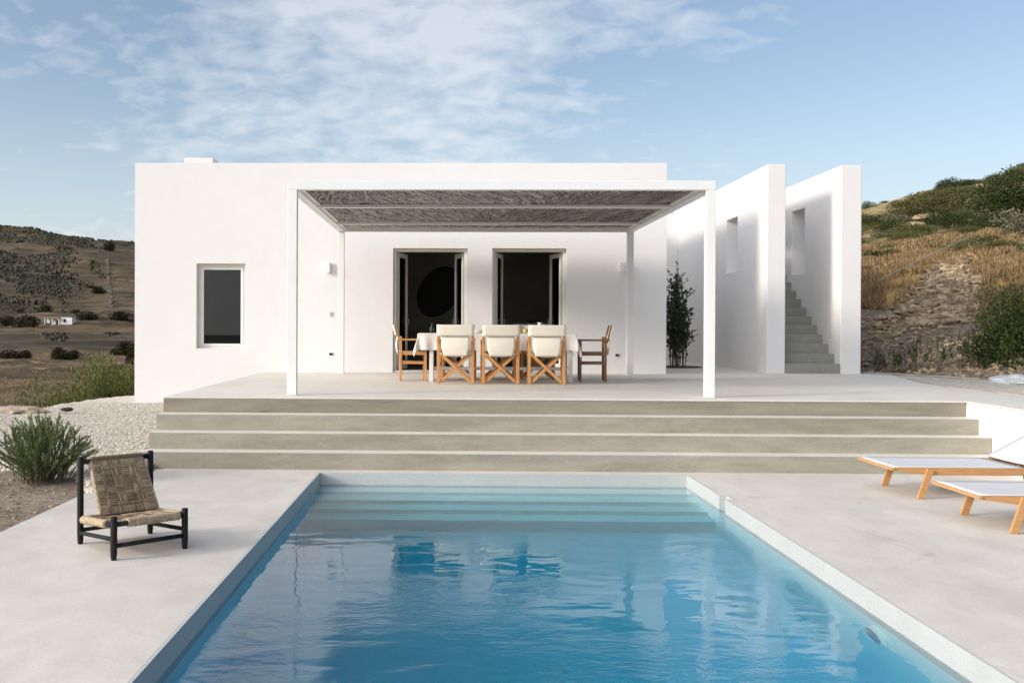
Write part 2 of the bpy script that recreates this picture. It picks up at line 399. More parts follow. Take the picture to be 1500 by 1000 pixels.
def dup(root, loc, rz, label, scale=None, group=None):
    r = root.copy(); COL.objects.link(r); r.location = loc; r.rotation_euler = (0, 0, rz); r['label'] = label
    if group: r['group'] = group
    if scale: r.scale = scale if isinstance(scale, (tuple, list)) else (scale,) * 3
    for ch in list(root.children):
        c = ch.copy(); COL.objects.link(c); c.parent = r
        for q in ch.children:
            d = q.copy(); COL.objects.link(d); d.parent = c
    return r

# ---------------------------------------------------------------- terrain
def px_ang(px): return math.degrees(math.atan((px - 660) / 1500.0))
def col_from_px(px, rows, pre):
    c = math.cos(math.atan((px - 660) / 1500.0))
    return pre + [(Z / c, CAM.z - (py - 477) * Z / 1500.0) for Z, py in rows]
L0 = col_from_px(0, [(63, 560), (120, 521), (170, 503), (260, 480), (330, 448), (420, 408), (560, 358), (650, 334), (760, 344), (1200, 420)],
                 [(3, -.03), (12, -.02), (18, .02), (19.5, -.5), (25, -1.5), (34, -2.0)])
L1 = col_from_px(197, [(63, 560), (120, 521), (170, 503), (260, 482), (330, 452), (420, 415), (560, 378), (650, 357), (760, 370), (1200, 430)],
                 [(3, -.03), (12, 0.0), (19.5, .10), (22.5, .05), (24, -.5), (30, -1.5), (38, -2.0)])
Rb0 = 19.8
def rcol(px, Zb, ys, zb):
    ds = [0.5, 1.2, 2.2, 3.4, 5, 7, 10, 15, 25, 45, 75, 110]
    c = math.cos(math.atan((px - 660) / 1500.0))
    out = [(Zb / c - 1.2, zb - .35), (Zb / c - .15, zb - .08)]
    for d, y in zip(ds, ys): out.append(((Zb + d) / c, CAM.z - (y - 477) * (Zb + d) / 1500.0))
    zr = out[-1][1]
    out += [(200, zr * 0.95), (420, zr * 0.6), (1300, -5)]
    return out
R0 = rcol(1240, 20.0, [535, 512, 487, 465, 440, 414, 388, 368, 352, 332, 318, 306], T - .02)
R1 = rcol(1370, 18.2, [545, 524, 500, 474, 446, 410, 376, 355, 332, 306, 287, 276], T - .02)
R2 = rcol(1500, 15.8, [558, 541, 520, 496, 462, 424, 378, 346, 320, 287, 263, 244], T - .02)
COLS = sorted([
    (-180, [(3, -.15), (20, -.2), (60, -1), (300, -6), (1300, -12)]),
    (-110, [(3, -.1), (9, -.1), (20, -1), (60, -5), (300, -8), (1300, -10)]),
    (-60, [(3, -.05), (10, -.05), (16, -.6), (30, -2), (100, -3), (300, 6), (600, 60), (800, 60), (1300, 20)]),
    (px_ang(0), L0), (px_ang(197), L1),
    (0, [(3, -.2), (20, .1), (32, 0), (60, -1), (150, -1), (300, 4), (560, 34), (700, 45), (900, 20), (1300, 0)]),
    (14, [(3, -.2), (20, .3), (28, .6), (40, 2), (80, 8), (150, 12), (300, 12), (700, 25), (1300, 0)]),
    (px_ang(1240), R0), (px_ang(1370), R1), (px_ang(1500), R2),
    (45, [(3, -.2), (12.0, .55), (13.0, .7), (14, 1.1), (16, 2.4), (20, 4.2), (27, 6.0), (40, 9), (80, 20), (130, 30), (220, 28), (1300, 0)]),
    (75, [(3, -.2), (8.8, -.1), (9.6, .5), (12, 1.8), (18, 4), (30, 7), (60, 14), (130, 26), (220, 24), (1300, 0)]),
    (120, [(3, -.2), (9.5, -.15), (12, .5), (20, 2), (40, 4), (130, 10), (300, 4), (1300, -8)]),
    (180, [(3, -.15), (20, -.2), (60, -1), (300, -6), (1300, -12)])], key=lambda c: c[0])
def colz(c, r):
    if r <= c[0][0]: return c[0][1]
    for (r0, z0), (r1, z1) in zip(c, c[1:]):
        if r <= r1:
            t = (math.log(r) - math.log(r0)) / (math.log(r1) - math.log(r0))
            return z0 + (z1 - z0) * t
    return c[-1][1]
def base_r(a):
    """distance at which the right-hand bank starts, for an angle in degrees."""
    if a < 20: return None
    pts = [(20, 21.8), (px_ang(1240), 20.0 / math.cos(R(px_ang(1240)))), (px_ang(1370), 18.2 / math.cos(R(px_ang(1370)))), (px_ang(1500), 15.8 / math.cos(R(px_ang(1500)))), (45, 12.5), (75, 9.2), (120, 10), (181, 14)]
    for (a0, r0), (a1, r1) in zip(pts, pts[1:]):
        if a <= a1: return r0 + (r1 - r0) * (a - a0) / (a1 - a0)
def H(x, y):
    dx, dy = x - CAM.x, y - CAM.y
    r = max(math.hypot(dx, dy), 3); a = math.degrees(math.atan2(dx, dy))
    for (a0, c0), (a1, c1) in zip(COLS, COLS[1:]):
        if a0 <= a <= a1: break
    t = (a - a0) / (a1 - a0); t = t * t * (3 - 2 * t)
    z = colz(c0, r) * (1 - t) + colz(c1, r) * t
    n1 = noise.fractal(Vector((x * .9, y * .9, 3.1)), 0.9, 2.2, 4)
    amp = 0.015
    br = base_r(a)
    if br:
        d = r - br
        if d > 0: amp = min(0.16, 0.05 + d * 0.08)
        if d > 12: amp = 0.22
    elif r > 24: amp = 0.12
    z += n1 * amp
    if r > 30:
        k = min(1, (r - 30) / 60)
        z += k * 0.45 * noise.fractal(Vector((x * .09, y * .09, 7.7)), 0.8, 2.1, 4)
    if r > 150:
        k = min(1, (r - 150) / 200)
        z += k * 4.0 * noise.fractal(Vector((x * .012, y * .012, 1.7)), 0.7, 2.1, 6)
        if a < 10:   # old farming terraces
            st = 3.2; q = z / st; fq = q - math.floor(q)
            z += k * 0.55 * (math.floor(q) + min(1, fq * fq * 1.6) - q) * st * .5
    return z
def build_terrain():
    angs = []
    a = -180.0
    while a < 180:
        angs.append(a)
        a += 0.3 if (-27 < a < -14 or 17 < a < 34) else (1.2 if -50 < a < 60 else 4)
    rs = [3.0]
    while rs[-1] < 1300:
        r = rs[-1]
        rs.append(r + (0.18 if 15 < r < 32 else max(0.35, r * 0.022)))
    V = []; F = []; colr = []
    for r in rs:
        for a in angs:
            x, y = CAM.x + r * math.sin(R(a)), CAM.y + r * math.cos(R(a))
            V.append((x, y, H(x, y)))
            br = base_r(a); cr = [0, 0, 0]
            if br:
                d = (r - br) * 1.0
                s = max(0, min(1, 1 - (d - 4.3) / 1.6)) if d > 0 else 1
                gg = max(0, min(1, 1 - (d - 11) / 5))
                cr = [s, gg, 1.0]
            elif r < 16: cr = [1.0, 0, 0]
            elif r < 80:
                cr = [0, 0.12, 0.0]
            elif r < 135: cr = [0, .35, 0.0]
            if -13 < a < 20: cr[2] = max(cr[2], .5)
            colr.append((*cr, 1))
    na = len(angs)
    def inside(p): return (-3.3 < p[0] < 8.0 and -15.5 < p[1] < 6.5) or (-5.7 < p[0] < 7.5 and 7 < p[1] < 14)
    for i in range(len(rs) - 1):
        for j in range(na):
            j2 = (j + 1) % na; q = (i * na + j, i * na + j2, (i + 1) * na + j2, (i + 1) * na + j)
            if all(inside(V[k]) for k in q): continue
            F.append(q)
    me = bpy.data.meshes.new('hillside'); me.from_pydata(V, [], F); me.materials.append(M_TERRAIN)
    ca = me.color_attributes.new('kindmap', 'FLOAT_COLOR', 'POINT')
    ca.data.foreach_set('color', [c for q in colr for c in q])
    for p in me.polygons: p.use_smooth = True
    o = bpy.data.objects.new('hillside', me); COL.objects.link(o); structure(o)
build_terrain()
def at_px(px, Z):
    x = (px - 660) / 1500.0 * Z; y = Z + CAM.y
    return Vector((x, y, H(x, y)))

# ---------------------------------------------------------------- deck, terrace, steps, pool
SK0, SK1 = -2.66, -2.45   # skimmer notch
rim = 0.018
mb = gridslab([-3.46, PX0 - rim, PX1 + rim, PX1 + .10, 8.9], [-15.5, PY0 - rim, SK0 - rim, SK1 + rim, PY1 + rim, -0.6],
              holes([(PX0 - rim, PX1 + rim, PY0 - rim, PY1 + rim), (PX1, PX1 + .10, SK0 - rim, SK1 + rim)]), -0.30, 0.0, 'z')
structure(mb.build('pool_deck', M_DECK, bevel=0.006))
mb = gridslab([PX0 - rim, PX0, PX1, PX1 + rim, PX1 + .07, PX1 + .10], [PY0 - rim, PY0, SK0 - rim, SK0, SK1, SK1 + rim, PY1, PY1 + rim],
              lambda u, v: (not (PX0 < u < PX1 and PY0 < v < PY1)) and (u < PX1 + rim or SK0 - rim < v < SK1 + rim) and not (PX1 < u < PX1 + .07 and SK0 < v < SK1), -0.26, 0.003, 'z', mi=1)
mb = gridslab([PX0 - .3, PX0, PX1, PX1 + .3], [PY0 - .3, PY0, PY1, PY1 + .3], holes([(PX0, PX1, PY0, PY1)]), -2.0, -0.303, 'z', mb)
mb.box(PX0 - rim, PX0, PY0, PY1, -0.303, -0.26); mb.box(PX1, PX1 + .3, PY0, PY1, -0.303, -0.26)
mb.box(PX0 - rim, PX1 + rim, PY1, PY1 + rim, -0.303, -0.26)
mb.box(PX0 - .3, PX1 + .3, PY0 - .3, PY1 + .3, -2.2, -2.001)
PFL = WL - 1.18
mb.add([(PX0 - .01, PY1 - 4 * .30, PFL), (PX1 + .01, PY1 - 4 * .30, PFL), (PX1 + .01, PY0 - .01, PFL - .45), (PX0 - .01, PY0 - .01, PFL - .45)], [(0, 1, 2, 3)])
for k, dpt in enumerate((.14, .33, .52, .71)):
    ya, yb = PY1 - .30 * (k + 1), PY1 - .30 * k + .001
    mb.box(PX0 - .001, PX1 + .001, ya + .004, yb, -2.0, WL - dpt)
    mb.box(PX0 - .001, PX1 + .001, ya, ya + .003, -2.0, WL - dpt - .012, 2)  # thin front face carrying the painted riser shade
structure(mb.build('pool_basin', [M_POOL, M_RIM, M_PRISERSHADE], bevel=0.004))
wb = MB(); wb.box(PX0 - .012, PX1 + .012, PY0 - .012, PY1 + .012, -1.99, WL)
structure(wb.build('pool_water', M_WATER))
# pool lamp and floor inlets
t = thing('pool_light', 'round white underwater light set in the right wall of the pool', 'pool light', (PX1, -6.05, -0.50))
mb = MB(); mb.lathe((0, 0, 0), [(.155, 0), (.155, .02), (.12, .035), (.115, .012)], 28)
o = mb.build('trim_ring', M_LAMPW, t, smooth=False); o.rotation_euler = (0, -PI / 2, 0)
mb = MB(); mb.lathe((0, 0, 0), [(.113, .002), (.11, .022), (.06, .034), (.01, .037)], 24)
o = mb.build('lens', M_METAL, t); o.rotation_euler = (0, -PI / 2, 0)
for i, (x, y, lab) in enumerate(((.74, -2.72, 'small round white inlet in the pool floor below the underwater steps'), (.66, -5.7, 'round white inlet in the deep pool floor nearest the camera'))):
    zf = PFL - .45 * ((PY1 - 1.2) - y) / ((PY1 - 1.2) - PY0)
    mb = MB(); mb.lathe((0, 0, 0), [(.085, -.01), (.085, .012), (.05, .022), (.045, .014), (.01, .014)], 24)
    tag(mb.build('pool_inlet', M_LAMPW, None, (x, y, zf)), lab, 'pool inlet', 'inlets in the pool floor')

# terrace slab and steps
XTL, XTR = -3.445, 6.067
mb = gridslab([XTL, XTR, 8.95], [-1.62, 0, YF - .01, 7.6, 15.2], lambda u, v: not (u < XTR and v < 0) and not (u > XTR and v > 7.6), T - .02, T, 'z')
structure(mb.build('terrace', M_TERR, bevel=0.008))
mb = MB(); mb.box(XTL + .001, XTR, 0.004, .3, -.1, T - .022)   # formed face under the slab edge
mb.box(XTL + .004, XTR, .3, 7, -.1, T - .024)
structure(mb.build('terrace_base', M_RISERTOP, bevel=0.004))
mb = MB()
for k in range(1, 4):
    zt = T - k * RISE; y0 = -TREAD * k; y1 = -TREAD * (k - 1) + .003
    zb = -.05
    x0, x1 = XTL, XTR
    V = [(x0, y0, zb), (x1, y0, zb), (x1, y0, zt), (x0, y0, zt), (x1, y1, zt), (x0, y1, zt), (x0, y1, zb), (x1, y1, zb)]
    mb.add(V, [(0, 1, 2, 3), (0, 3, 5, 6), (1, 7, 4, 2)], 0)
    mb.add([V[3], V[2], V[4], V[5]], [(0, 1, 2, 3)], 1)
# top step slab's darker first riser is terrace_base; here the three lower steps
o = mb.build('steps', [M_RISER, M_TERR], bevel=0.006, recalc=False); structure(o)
# planted pocket soil strip by the tree
# side wall at the right of the steps, turning the corner
mb = MB(); mb.box(XTR, XTR + .16, -1.60, -.002, -.05, T - .023); mb.box(XTR + .16, 8.95, -1.60, -1.44, -.05, T - .023)
tag(mb.build('retaining_wall', M_WHITE, bevel=0.008), 'low white wall closing the right end of the broad steps', 'wall')
# gravel margin on the right of the terrace
def sheet(name, mat, pts, zf, thick=0.02, n=36):
    xs = [p[0] for p in pts]; ys = [p[1] for p in pts]
    x0, x1, y0, y1 = min(xs), max(xs), min(ys), max(ys)
    def inp(x, y):
        c = False; j = len(pts) - 1
        for i in range(len(pts)):
            xi, yi = pts[i]; xj, yj = pts[j]
            if (yi > y) != (yj > y) and x < (xj - xi) * (y - yi) / (yj - yi) + xi: c = not c
            j = i
        return c
    V = {}; vv = []; F = []
    def vid(i, j):
        if (i, j) not in V:
            x = x0 + (x1 - x0) * i / n; y = y0 + (y1 - y0) * j / n
            V[(i, j)] = len(vv); vv.append((x, y, zf(x, y)))
        return V[(i, j)]
    for i in range(n):
        for j in range(n):
            if inp(x0 + (x1 - x0) * (i + .5) / n, y0 + (y1 - y0) * (j + .5) / n):
                F.append((vid(i, j), vid(i + 1, j), vid(i + 1, j + 1), vid(i, j + 1)))
    m = MB(); m.add(vv, F); o = m.build(name, mat, smooth=True)
    s = o.modifiers.new('solid', 'SOLIDIFY'); s.thickness = thick; s.offset = -1
    return o, inp
og, _ = sheet('gravel_margin', M_GRAVEL, [(7.35, -1.4), (7.3, 1), (7.25, 3), (7.45, 4.2), (8.0, 6.4), (8.35, 7.5), (8.93, 7.5), (8.93, -1.4)],
              lambda x, y: T + .006 + .01 * noise.noise(Vector((x * 2, y * 2, 0))), 0.004)
structure(og)

# gravel yard on the left
def GZ(x, y):
    t_ = max(0, min(1, (y + 3) / 9.8))
    e = 0
    # rises gently towards the house
    return 0.015 + 0.135 * t_ + 0.05 * max(0, min(1, (x + 6) / 2.6)) * t_ + .02 * noise.noise(Vector((x * .8, y * .8, 2)))
edge = [(-3.47, -2.55), (-3.9, -1.6), (-4.7, -1.05), (-5.6, -.7), (-6.6, .2), (-8.6, .6), (-9.4, 1.7), (-7.7, 3.9), (-7.2, 4.9), (-7.15, 6.2), (-6.9, 7.4), (-6.55, 8.6), (-6.4, 9.6), (-5.7, 9.6), (-5.0, 6.9), (-3.3, 6.9), (-3.3, -2.55)]
og, ginp = sheet('gravel_yard', M_GRAVEL, edge, GZ, 0.25, 70)
structure(og)
def scatter_stones(name, mat, n, place, smin, smax, label, cat, flat=0.6, sub=0):
    V = []; F = []
    base = []
    bm = bmesh.new(); bmesh.ops.create_icosphere(bm, subdivisions=1, radius=1)
    bv = [v.co.copy() for v in bm.verts]; bf = [tuple(v.index for v in f.verts) for f in bm.faces]; bm.free()
    if sub < 0:
        bv = [Vector(p) for p in ((1, 0, 0), (-1, 0, 0), (0, 1, 0), (0, -1, 0), (0, 0, 1), (0, 0, -1))]
        bf = [(0, 2, 4), (2, 1, 4), (1, 3, 4), (3, 0, 4), (2, 0, 5), (1, 2, 5), (3, 1, 5), (0, 3, 5)]
    cnt = 0
    while cnt < n:
        p = place()
        if p is None: continue
        pos, sc = p; cnt += 1
        s = random.uniform(smin, smax) * sc
        M = Euler((random.uniform(-.4, .4), random.uniform(-.4, .4), random.uniform(0, 6.28))).to_matrix()
        d = Vector((s * random.uniform(.8, 1.6), s * random.uniform(.7, 1.1), s * flat * random.uniform(.6, 1.2)))
        o = len(V)
        for q in bv:
            j = random.uniform(.78, 1.18)
            V.append(tuple(pos + M @ Vector((q.x * d.x * j, q.y * d.y * j, q.z * d.z * j))))
        F += [tuple(i + o for i in f) for f in bf]
    me = bpy.data.meshes.new(name); me.from_pydata(V, [], F); me.materials.append(mat)
    o = bpy.data.objects.new(name, me); COL.objects.link(o)
    return stuff(o, label, cat)
def pl_gravel():
    x, y = random.uniform(-9.3, -3.48), random.uniform(-2.6, 6.7)
    if not ginp(x, y) : return None
    if random.random() < (y + 2) / 14: return None
    return Vector((x, y, GZ(x, y) + .006)), 1
scatter_stones('gravel', M_PEB, 9000, pl_gravel, .007, .017, 'loose white gravel chips beside the steps', 'gravel', .7, -1)
def pl_dirt():
    x, y = random.uniform(-7, -3.5), random.uniform(-7, -1.2)
    if ginp(x, y): return None
    return Vector((x, y, H(x, y) + .004)), 1
scatter_stones('pebbles', M_RUBBLE, 900, pl_dirt, .006, .026, 'small stones lying on the bare soil beside the deck', 'stones', .6)

# ---------------------------------------------------------------- house
house = thing('white_house', 'flat-roofed white house with one window and two open doors behind the terrace', 'house', (0, YF, 0))
def hb(mb, name, mat, parent=house, **kw):
    o = mb.build(name, mat, parent, **kw)
    if parent is house: o.location = (0, -YF, 0)
    return o
WIN = (-4.745, -3.832, 1.144, 2.744)
D1 = (-1.075, 0.306, T, 3.038); D2 = (0.767, 2.134, T, 3.040)
us = sorted({HX0, HX1, WIN[0], WIN[1], D1[0], D1[1], D2[0], D2[1]})
vs = sorted({-.3, T, WIN[2], WIN[3], D1[3], D2[3], HTOP})
mb = gridslab(us, vs, lambda u, v: holes([WIN, D1, D2])(u, v), YF, YF + .36, 'y')
hb(mb, 'front_wall', M_WHITE, bevel=0.008)
mb = MB()
mb.box(HX0, HX0 + .36, YF + .36, 14.6, -.3, HTOP); mb.box(HX1 - .36, HX1, YF + .36, 14.6, -.3, HTOP); mb.box(HX0 + .36, HX1 - .36, 14.24, 14.6, -.3, HTOP)
hb(mb, 'outer_wall', M_WHITE)
mb = MB(); mb.box(HX0 + .36, HX1 - .36, YF + .36, 14.24, HTOP - .45, HTOP - .2)
hb(mb, 'roof', M_WHITE)
mb = MB(); mb.box(-5.56, -4.955, 9.0, 9.52, HTOP - .2, 5.075)
hb(mb, 'chimney', M_WHITE, bevel=.01)
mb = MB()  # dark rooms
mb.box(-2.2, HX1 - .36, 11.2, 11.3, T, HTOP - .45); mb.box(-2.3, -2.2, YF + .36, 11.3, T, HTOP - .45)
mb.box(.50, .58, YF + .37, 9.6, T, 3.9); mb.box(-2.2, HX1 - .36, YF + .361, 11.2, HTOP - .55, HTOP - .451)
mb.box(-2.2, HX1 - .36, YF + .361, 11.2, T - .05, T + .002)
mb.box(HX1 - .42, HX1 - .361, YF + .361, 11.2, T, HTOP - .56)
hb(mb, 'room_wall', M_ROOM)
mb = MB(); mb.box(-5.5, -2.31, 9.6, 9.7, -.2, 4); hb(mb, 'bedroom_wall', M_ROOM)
mb = MB()
for d in (D1, D2): mb.box(d[0] - .0, d[1], YF + .02, YF + .37, T - .02, T + .035)
hb(mb, 'threshold', M_TERR)
# window
def rectframe(mb, x0, x1, z0, z1, y0, y1, w):
    mb.box(x0, x0 + w, y0, y1, z0, z1); mb.box(x1 - w, x1, y0, y1, z0, z1)
    mb.box(x0 + w, x1 - w, y0 + .001, y1 - .001, z1 - w, z1); mb.box(x0 + w, x1 - w, y0 + .001, y1 - .001, z0, z0 + w)
wn = thing('window', 'x', 'x'); 
for k in ('label', 'category'): del wn[k]
wn.parent = house; wn.location = (0, -YF, 0)
mb = MB(); rectframe(mb, WIN[0] + .003, WIN[1] - .003, WIN[2] + .003, WIN[3] - .003, YF + .13, YF + .20, .055)
rectframe(mb, WIN[0] + .058, WIN[1] - .058, WIN[2] + .058, WIN[3] - .058, YF + .115, YF + .18, .05)
mb.build('window_frame', M_WFRAME, wn, bevel=.004)
mb = MB(); mb.box(WIN[0] + .1, WIN[1] - .1, YF + .145, YF + .153, WIN[2] + .1, WIN[3] - .1); mb.build('pane', M_GLASS, wn)
mb = MB(); mb.box(WIN[0] + .002, WIN[1] - .002, YF + .004, YF + .128, WIN[2] + .001, WIN[2] + .022); mb.build('sill', M_WFRAME, wn, bevel=.004)
# inner shutter edge seen through the pane
mb = MB(); mb.box(WIN[0] + .17, WIN[0] + .215, YF + .24, YF + .50, WIN[2] + .12, WIN[3] - .3); mb.build('curtain_edge', M_CANVAS, wn)
# doors
for nm, D in (('a', D1), ('b', D2)):
    x0, x1, z0, z1 = D
    fr = thing('door', '', ''); 
    for k in ('label', 'category'): del fr[k]
    fr.parent = house; fr.location = (0, -YF, 0)
    mb = MB(); w = .06; ya, yb = YF + .10, YF + .17
    mb.box(x0 + .003, x0 + w, ya, yb, z0 + .036, z1 - .003); mb.box(x1 - w, x1 - .003, ya, yb, z0 + .036, z1 - .003); mb.box(x0 + w, x1 - w, ya + .001, yb - .001, z1 - w, z1 - .003)
    mb.build('door_frame', M_FRAME, fr, bevel=.004)
    # two glazed leaves folded back into the room
    lw = (x1 - x0 - 2 * w) / 2 - .01
    for sgn in (-1, 1):
        hx = x0 + w + .008 if sgn < 0 else x1 - w - .008
        piv = bpy.data.objects.new('door_leaf', None)
        mb = MB(); th = .045
        def L(u0, u1, z0_, z1_, t0=-th / 2, t1=th / 2): 
            a, b = (u0, u1) if sgn < 0 else (-u1, -u0)
            mb.box(a, b, t0, t1, z0_, z1_)
        zt, zb = z1 - w - .006, z0 + .045; st = .085
        L(0, st, zb, zt); L(lw - st, lw, zb, zt); L(st, lw - st, zt - st, zt, -th / 2 + .001, th / 2 - .001); L(st, lw - st, zb, zb + .12, -th / 2 + .001, th / 2 - .001)
        leaf = mb.build('door_leaf', M_FRAME, fr, bevel=.004)
        leaf.location = (hx, YF + .17 + th / 2 + .005, 0)
        ang = R(76)
        leaf.rotation_euler = (0, 0, ang if sgn < 0 else -ang)
        mb = MB()
        a, b = (st - .01, lw - st + .01) if sgn < 0 else (-(lw - st + .01), -(st - .01))
        mb.box(a, b, -.004, .004, zb + .11, zt - st + .01)
        mb.build('glass_pane', M_DGLASS, leaf)
        mb = MB(); hxp = (lw - st / 2) * (1 if sgn < 0 else -1)
        mb.tube([(hxp, -.025, z0 + 1.0), (hxp, -.06, z0 + 1.0)], .008); mb.tube([(hxp, -.055, z0 + 1.0), (hxp - sgn * -.0, -.055, z0 + .9)], .008)
        mb.build('handle', M_METAL, leaf)
# dark oval and kitchen counter inside
mb = MB(); mb.lathe((0, 0, 0), [(.43, 0), (.45, .015), (.43, .04), (.05, .05)], 40, sy=1.38)
o = mb.build('wall_oval', M_BLKD, None, (-.27, 11.17, 2.38)); o.rotation_euler = (PI / 2, R(33), 0)
tag(o, 'large black oval panel hung on the dark wall seen through the left door', 'wall panel')
kc = thing('kitchen_counter', 'white-topped kitchen counter inside the room seen through the right door', 'counter', (2.0, 9.9, T))
mb = MB(); mb.box(-.62, .62, -.28, .28, .002, .89); mb.build('cabinet', M_GREYP, kc, bevel=.004)
mb = MB(); mb.box(-.65, .65, -.31, .31, .891, .93); mb.build('worktop', M_PAINT, kc, bevel=.006)
fb = thing('fruit_bowl', 'shallow brown basket of fruit on the kitchen counter', 'bowl', (1.78, 9.8, T + .931))
mb = MB(); mb.lathe((0, 0, 0), [(.08, 0), (.16, .05), (.17, .055), (.15, .05), (.07, .012)], 20); mb.build('basket', M_WICK, fb, smooth=True)
for i in range(5):
    mb = MB(); a = i * 1.25; mb.lathe((.07 * math.cos(a), .07 * math.sin(a), .02), [(.005, 0), (.03, .012), (.037, .035), (.03, .058), (.005, .07)], 12); mb.build('fruit', M_FRUIT, fb, smooth=True)

# wall lamps, switch, sockets
def wall_lamp(x, z, label):
    t = thing('wall_lamp', label, 'wall lamp', (x, YF, z), 0, 'wall lamps on the facade')
    mb = MB(); mb.box(-.03, .03, -.02, -.001, -.05, .05); mb.build('wall_plate', M_LAMPW, t, bevel=.003)
    mb = MB(); mb.box(-.045, .045, -.115, -.021, -.095, .095); mb.build('shade', M_LAMPW, t, bevel=.006)
wall_lamp(-2.285, 2.675, 'small white box wall lamp left of the two doors')
wall_lamp(3.14, 2.70, 'small white box wall lamp right of the two doors')
def plate(x, z, w, h, mat, name, label, cat, group=None):
    t = thing(name, label, cat, (x, YF, z), 0, group)
    mb = MB(); mb.box(-w / 2 - .012, w / 2 + .012, -.008, -.001, -h / 2 - .012, h / 2 + .012); mb.build('cover_plate', M_LAMPW, t, bevel=.002)
    mb = MB(); mb.box(-w / 2, w / 2, -.014, -.009, -h / 2, h / 2); mb.build('insert', mat, t, bevel=.002)
plate(-2.225, 1.069, .07, .045, M_DARK, 'wall_socket', 'dark outdoor socket low on the wall left of the doors', 'socket', 'sockets on the facade')
plate(3.075, 1.074, .07, .045, M_DARK, 'wall_socket', 'dark outdoor socket low on the wall right of the doors', 'socket', 'sockets on the facade')
plate(-2.225, 1.812, .06, .075, M_GREYP, 'light_switch', 'small grey switch plate under the left wall lamp', 'switch')

# free walls at the right with the stair between them
SY, ST, SR = 7.147, .3104, .1817
W1X0, W1X1, W2X0, W2X1 = 5.921, 6.263, 7.293, 7.67
def yzwall(x0, x1, y0, y1, z0, z1, hole):
    return gridslab(sorted({y0, y1, hole[0], hole[1]}), sorted({z0, z1, hole[2], hole[3]}), holes([hole]), x0, x1, 'x')
mb = yzwall(W1X0, W1X1, SY, 15.2, T - .05, T + 3.914, (9.15, 10.0, 2.76, 3.885))
tag(mb.build('garden_wall', M_WHITE, bevel=.012), 'tall free-standing white wall left of the concrete stair', 'wall', 'tall white walls beside the stair')
mb = yzwall(W2X0, W2X1, SY, 15.2, T - .2, T + 3.896, (9.13, 9.93, 2.72, 4.065))
tag(mb.build('garden_wall', M_WHITE, bevel=.012), 'tall free-standing white wall right of the concrete stair', 'wall', 'tall white walls beside the stair')
mb = MB(); mb.box(HX1 + .002, W1X0 - .002, 14.7, 15.0, T - .05, T + 3.8)
tag(mb.build('garden_wall', M_WHITE), 'white wall closing the passage behind the slender tree', 'wall')
mb = MB()
for k in range(16):
    mb.box(W1X1 + .002, W2X0 - .002, SY + ST * k, SY + ST * (k + 1) + (0.0 if k < 15 else 1.2), T - .04, T + SR * (k + 1))
tag(mb.build('stair', M_STAIR, bevel=.006), 'grey concrete stair climbing between the two tall white walls', 'stair')

# ---------------------------------------------------------------- pergola
pg = thing('pergola', 'white metal pergola with reed roof standing on the terrace', 'pergola', (.6, .4, T))
def pgb(mb, name, mat, **kw):
    o = mb.build(name, mat, pg, **kw); o.location = (-.6, -.4, -T); return o
XL, XR, YA, YB = -2.02, 3.232, .40, 6.10
ZB, ZTP = 3.272, 3.385
for x0, y0 in ((XL, YA), (XR - .115, YA), (XL, YB - .1), (XR - .115, YB - .1)):
    mb = MB(); mb.box(x0, x0 + .115, y0, y0 + .11, T + .001, ZB - .001); pgb(mb, 'post', M_PAINT, bevel=.004)
mb = MB(); mb.box(XL, XR, YA, YA + .11, ZB, ZTP); pgb(mb, 'beam', M_PAINT, bevel=.004)
mb = MB(); mb.box(XL, XR, YB - .1, YB, ZB, ZTP); pgb(mb, 'beam', M_PAINT, bevel=.004)
for x0 in (XL + .004, XR - .119):
    mb = MB(); mb.box(x0, x0 + .115, YA + .112, YB - .102, ZB, ZTP - .002)
    ix = x0 + .116 if x0 < 0 else x0 - .041
    mb.box(ix, ix + .04, YA + .112, YB - .102, ZB + .035, ZB + .065); pgb(mb, 'side_beam', M_PAINT, bevel=.003)
for y in (2.33, 4.72):
    mb = MB(); mb.box(XL + .12, XR - .12, y, y + .10, ZB + .003, ZB + .045); pgb(mb, 'rafter', M_PAINT, bevel=.003)
# reed roof: thin canes over a backing mat
mb = MB(); mb.box(XL + .13, XR - .13, YA + .12, YB - .11, ZB + .075, ZB + .105)
rng = random.Random(3)
for i in range(9000):
    x = rng.uniform(XL + .16, XR - .16); y = rng.uniform(YA + .15, YB - .6)
    a = math.sin(x * 1.1 + y * .5 + .6) * .35 + rng.gauss(0, .12)
    ln = rng.uniform(.18, .6); dx, dy = math.sin(a) * ln, math.cos(a) * ln
    x2 = min(max(x + dx, XL + .14), XR - .14); y2 = min(max(y + dy, YA + .13), YB - .13)
    z = ZB + .074 - rng.uniform(0, .030)
    mb.tube([(x, y, z), (x2, y2, z - rng.uniform(-.006, .006))], rng.uniform(.0035, .008), 3, False)
pgb(mb, 'reed_roof', M_REED)

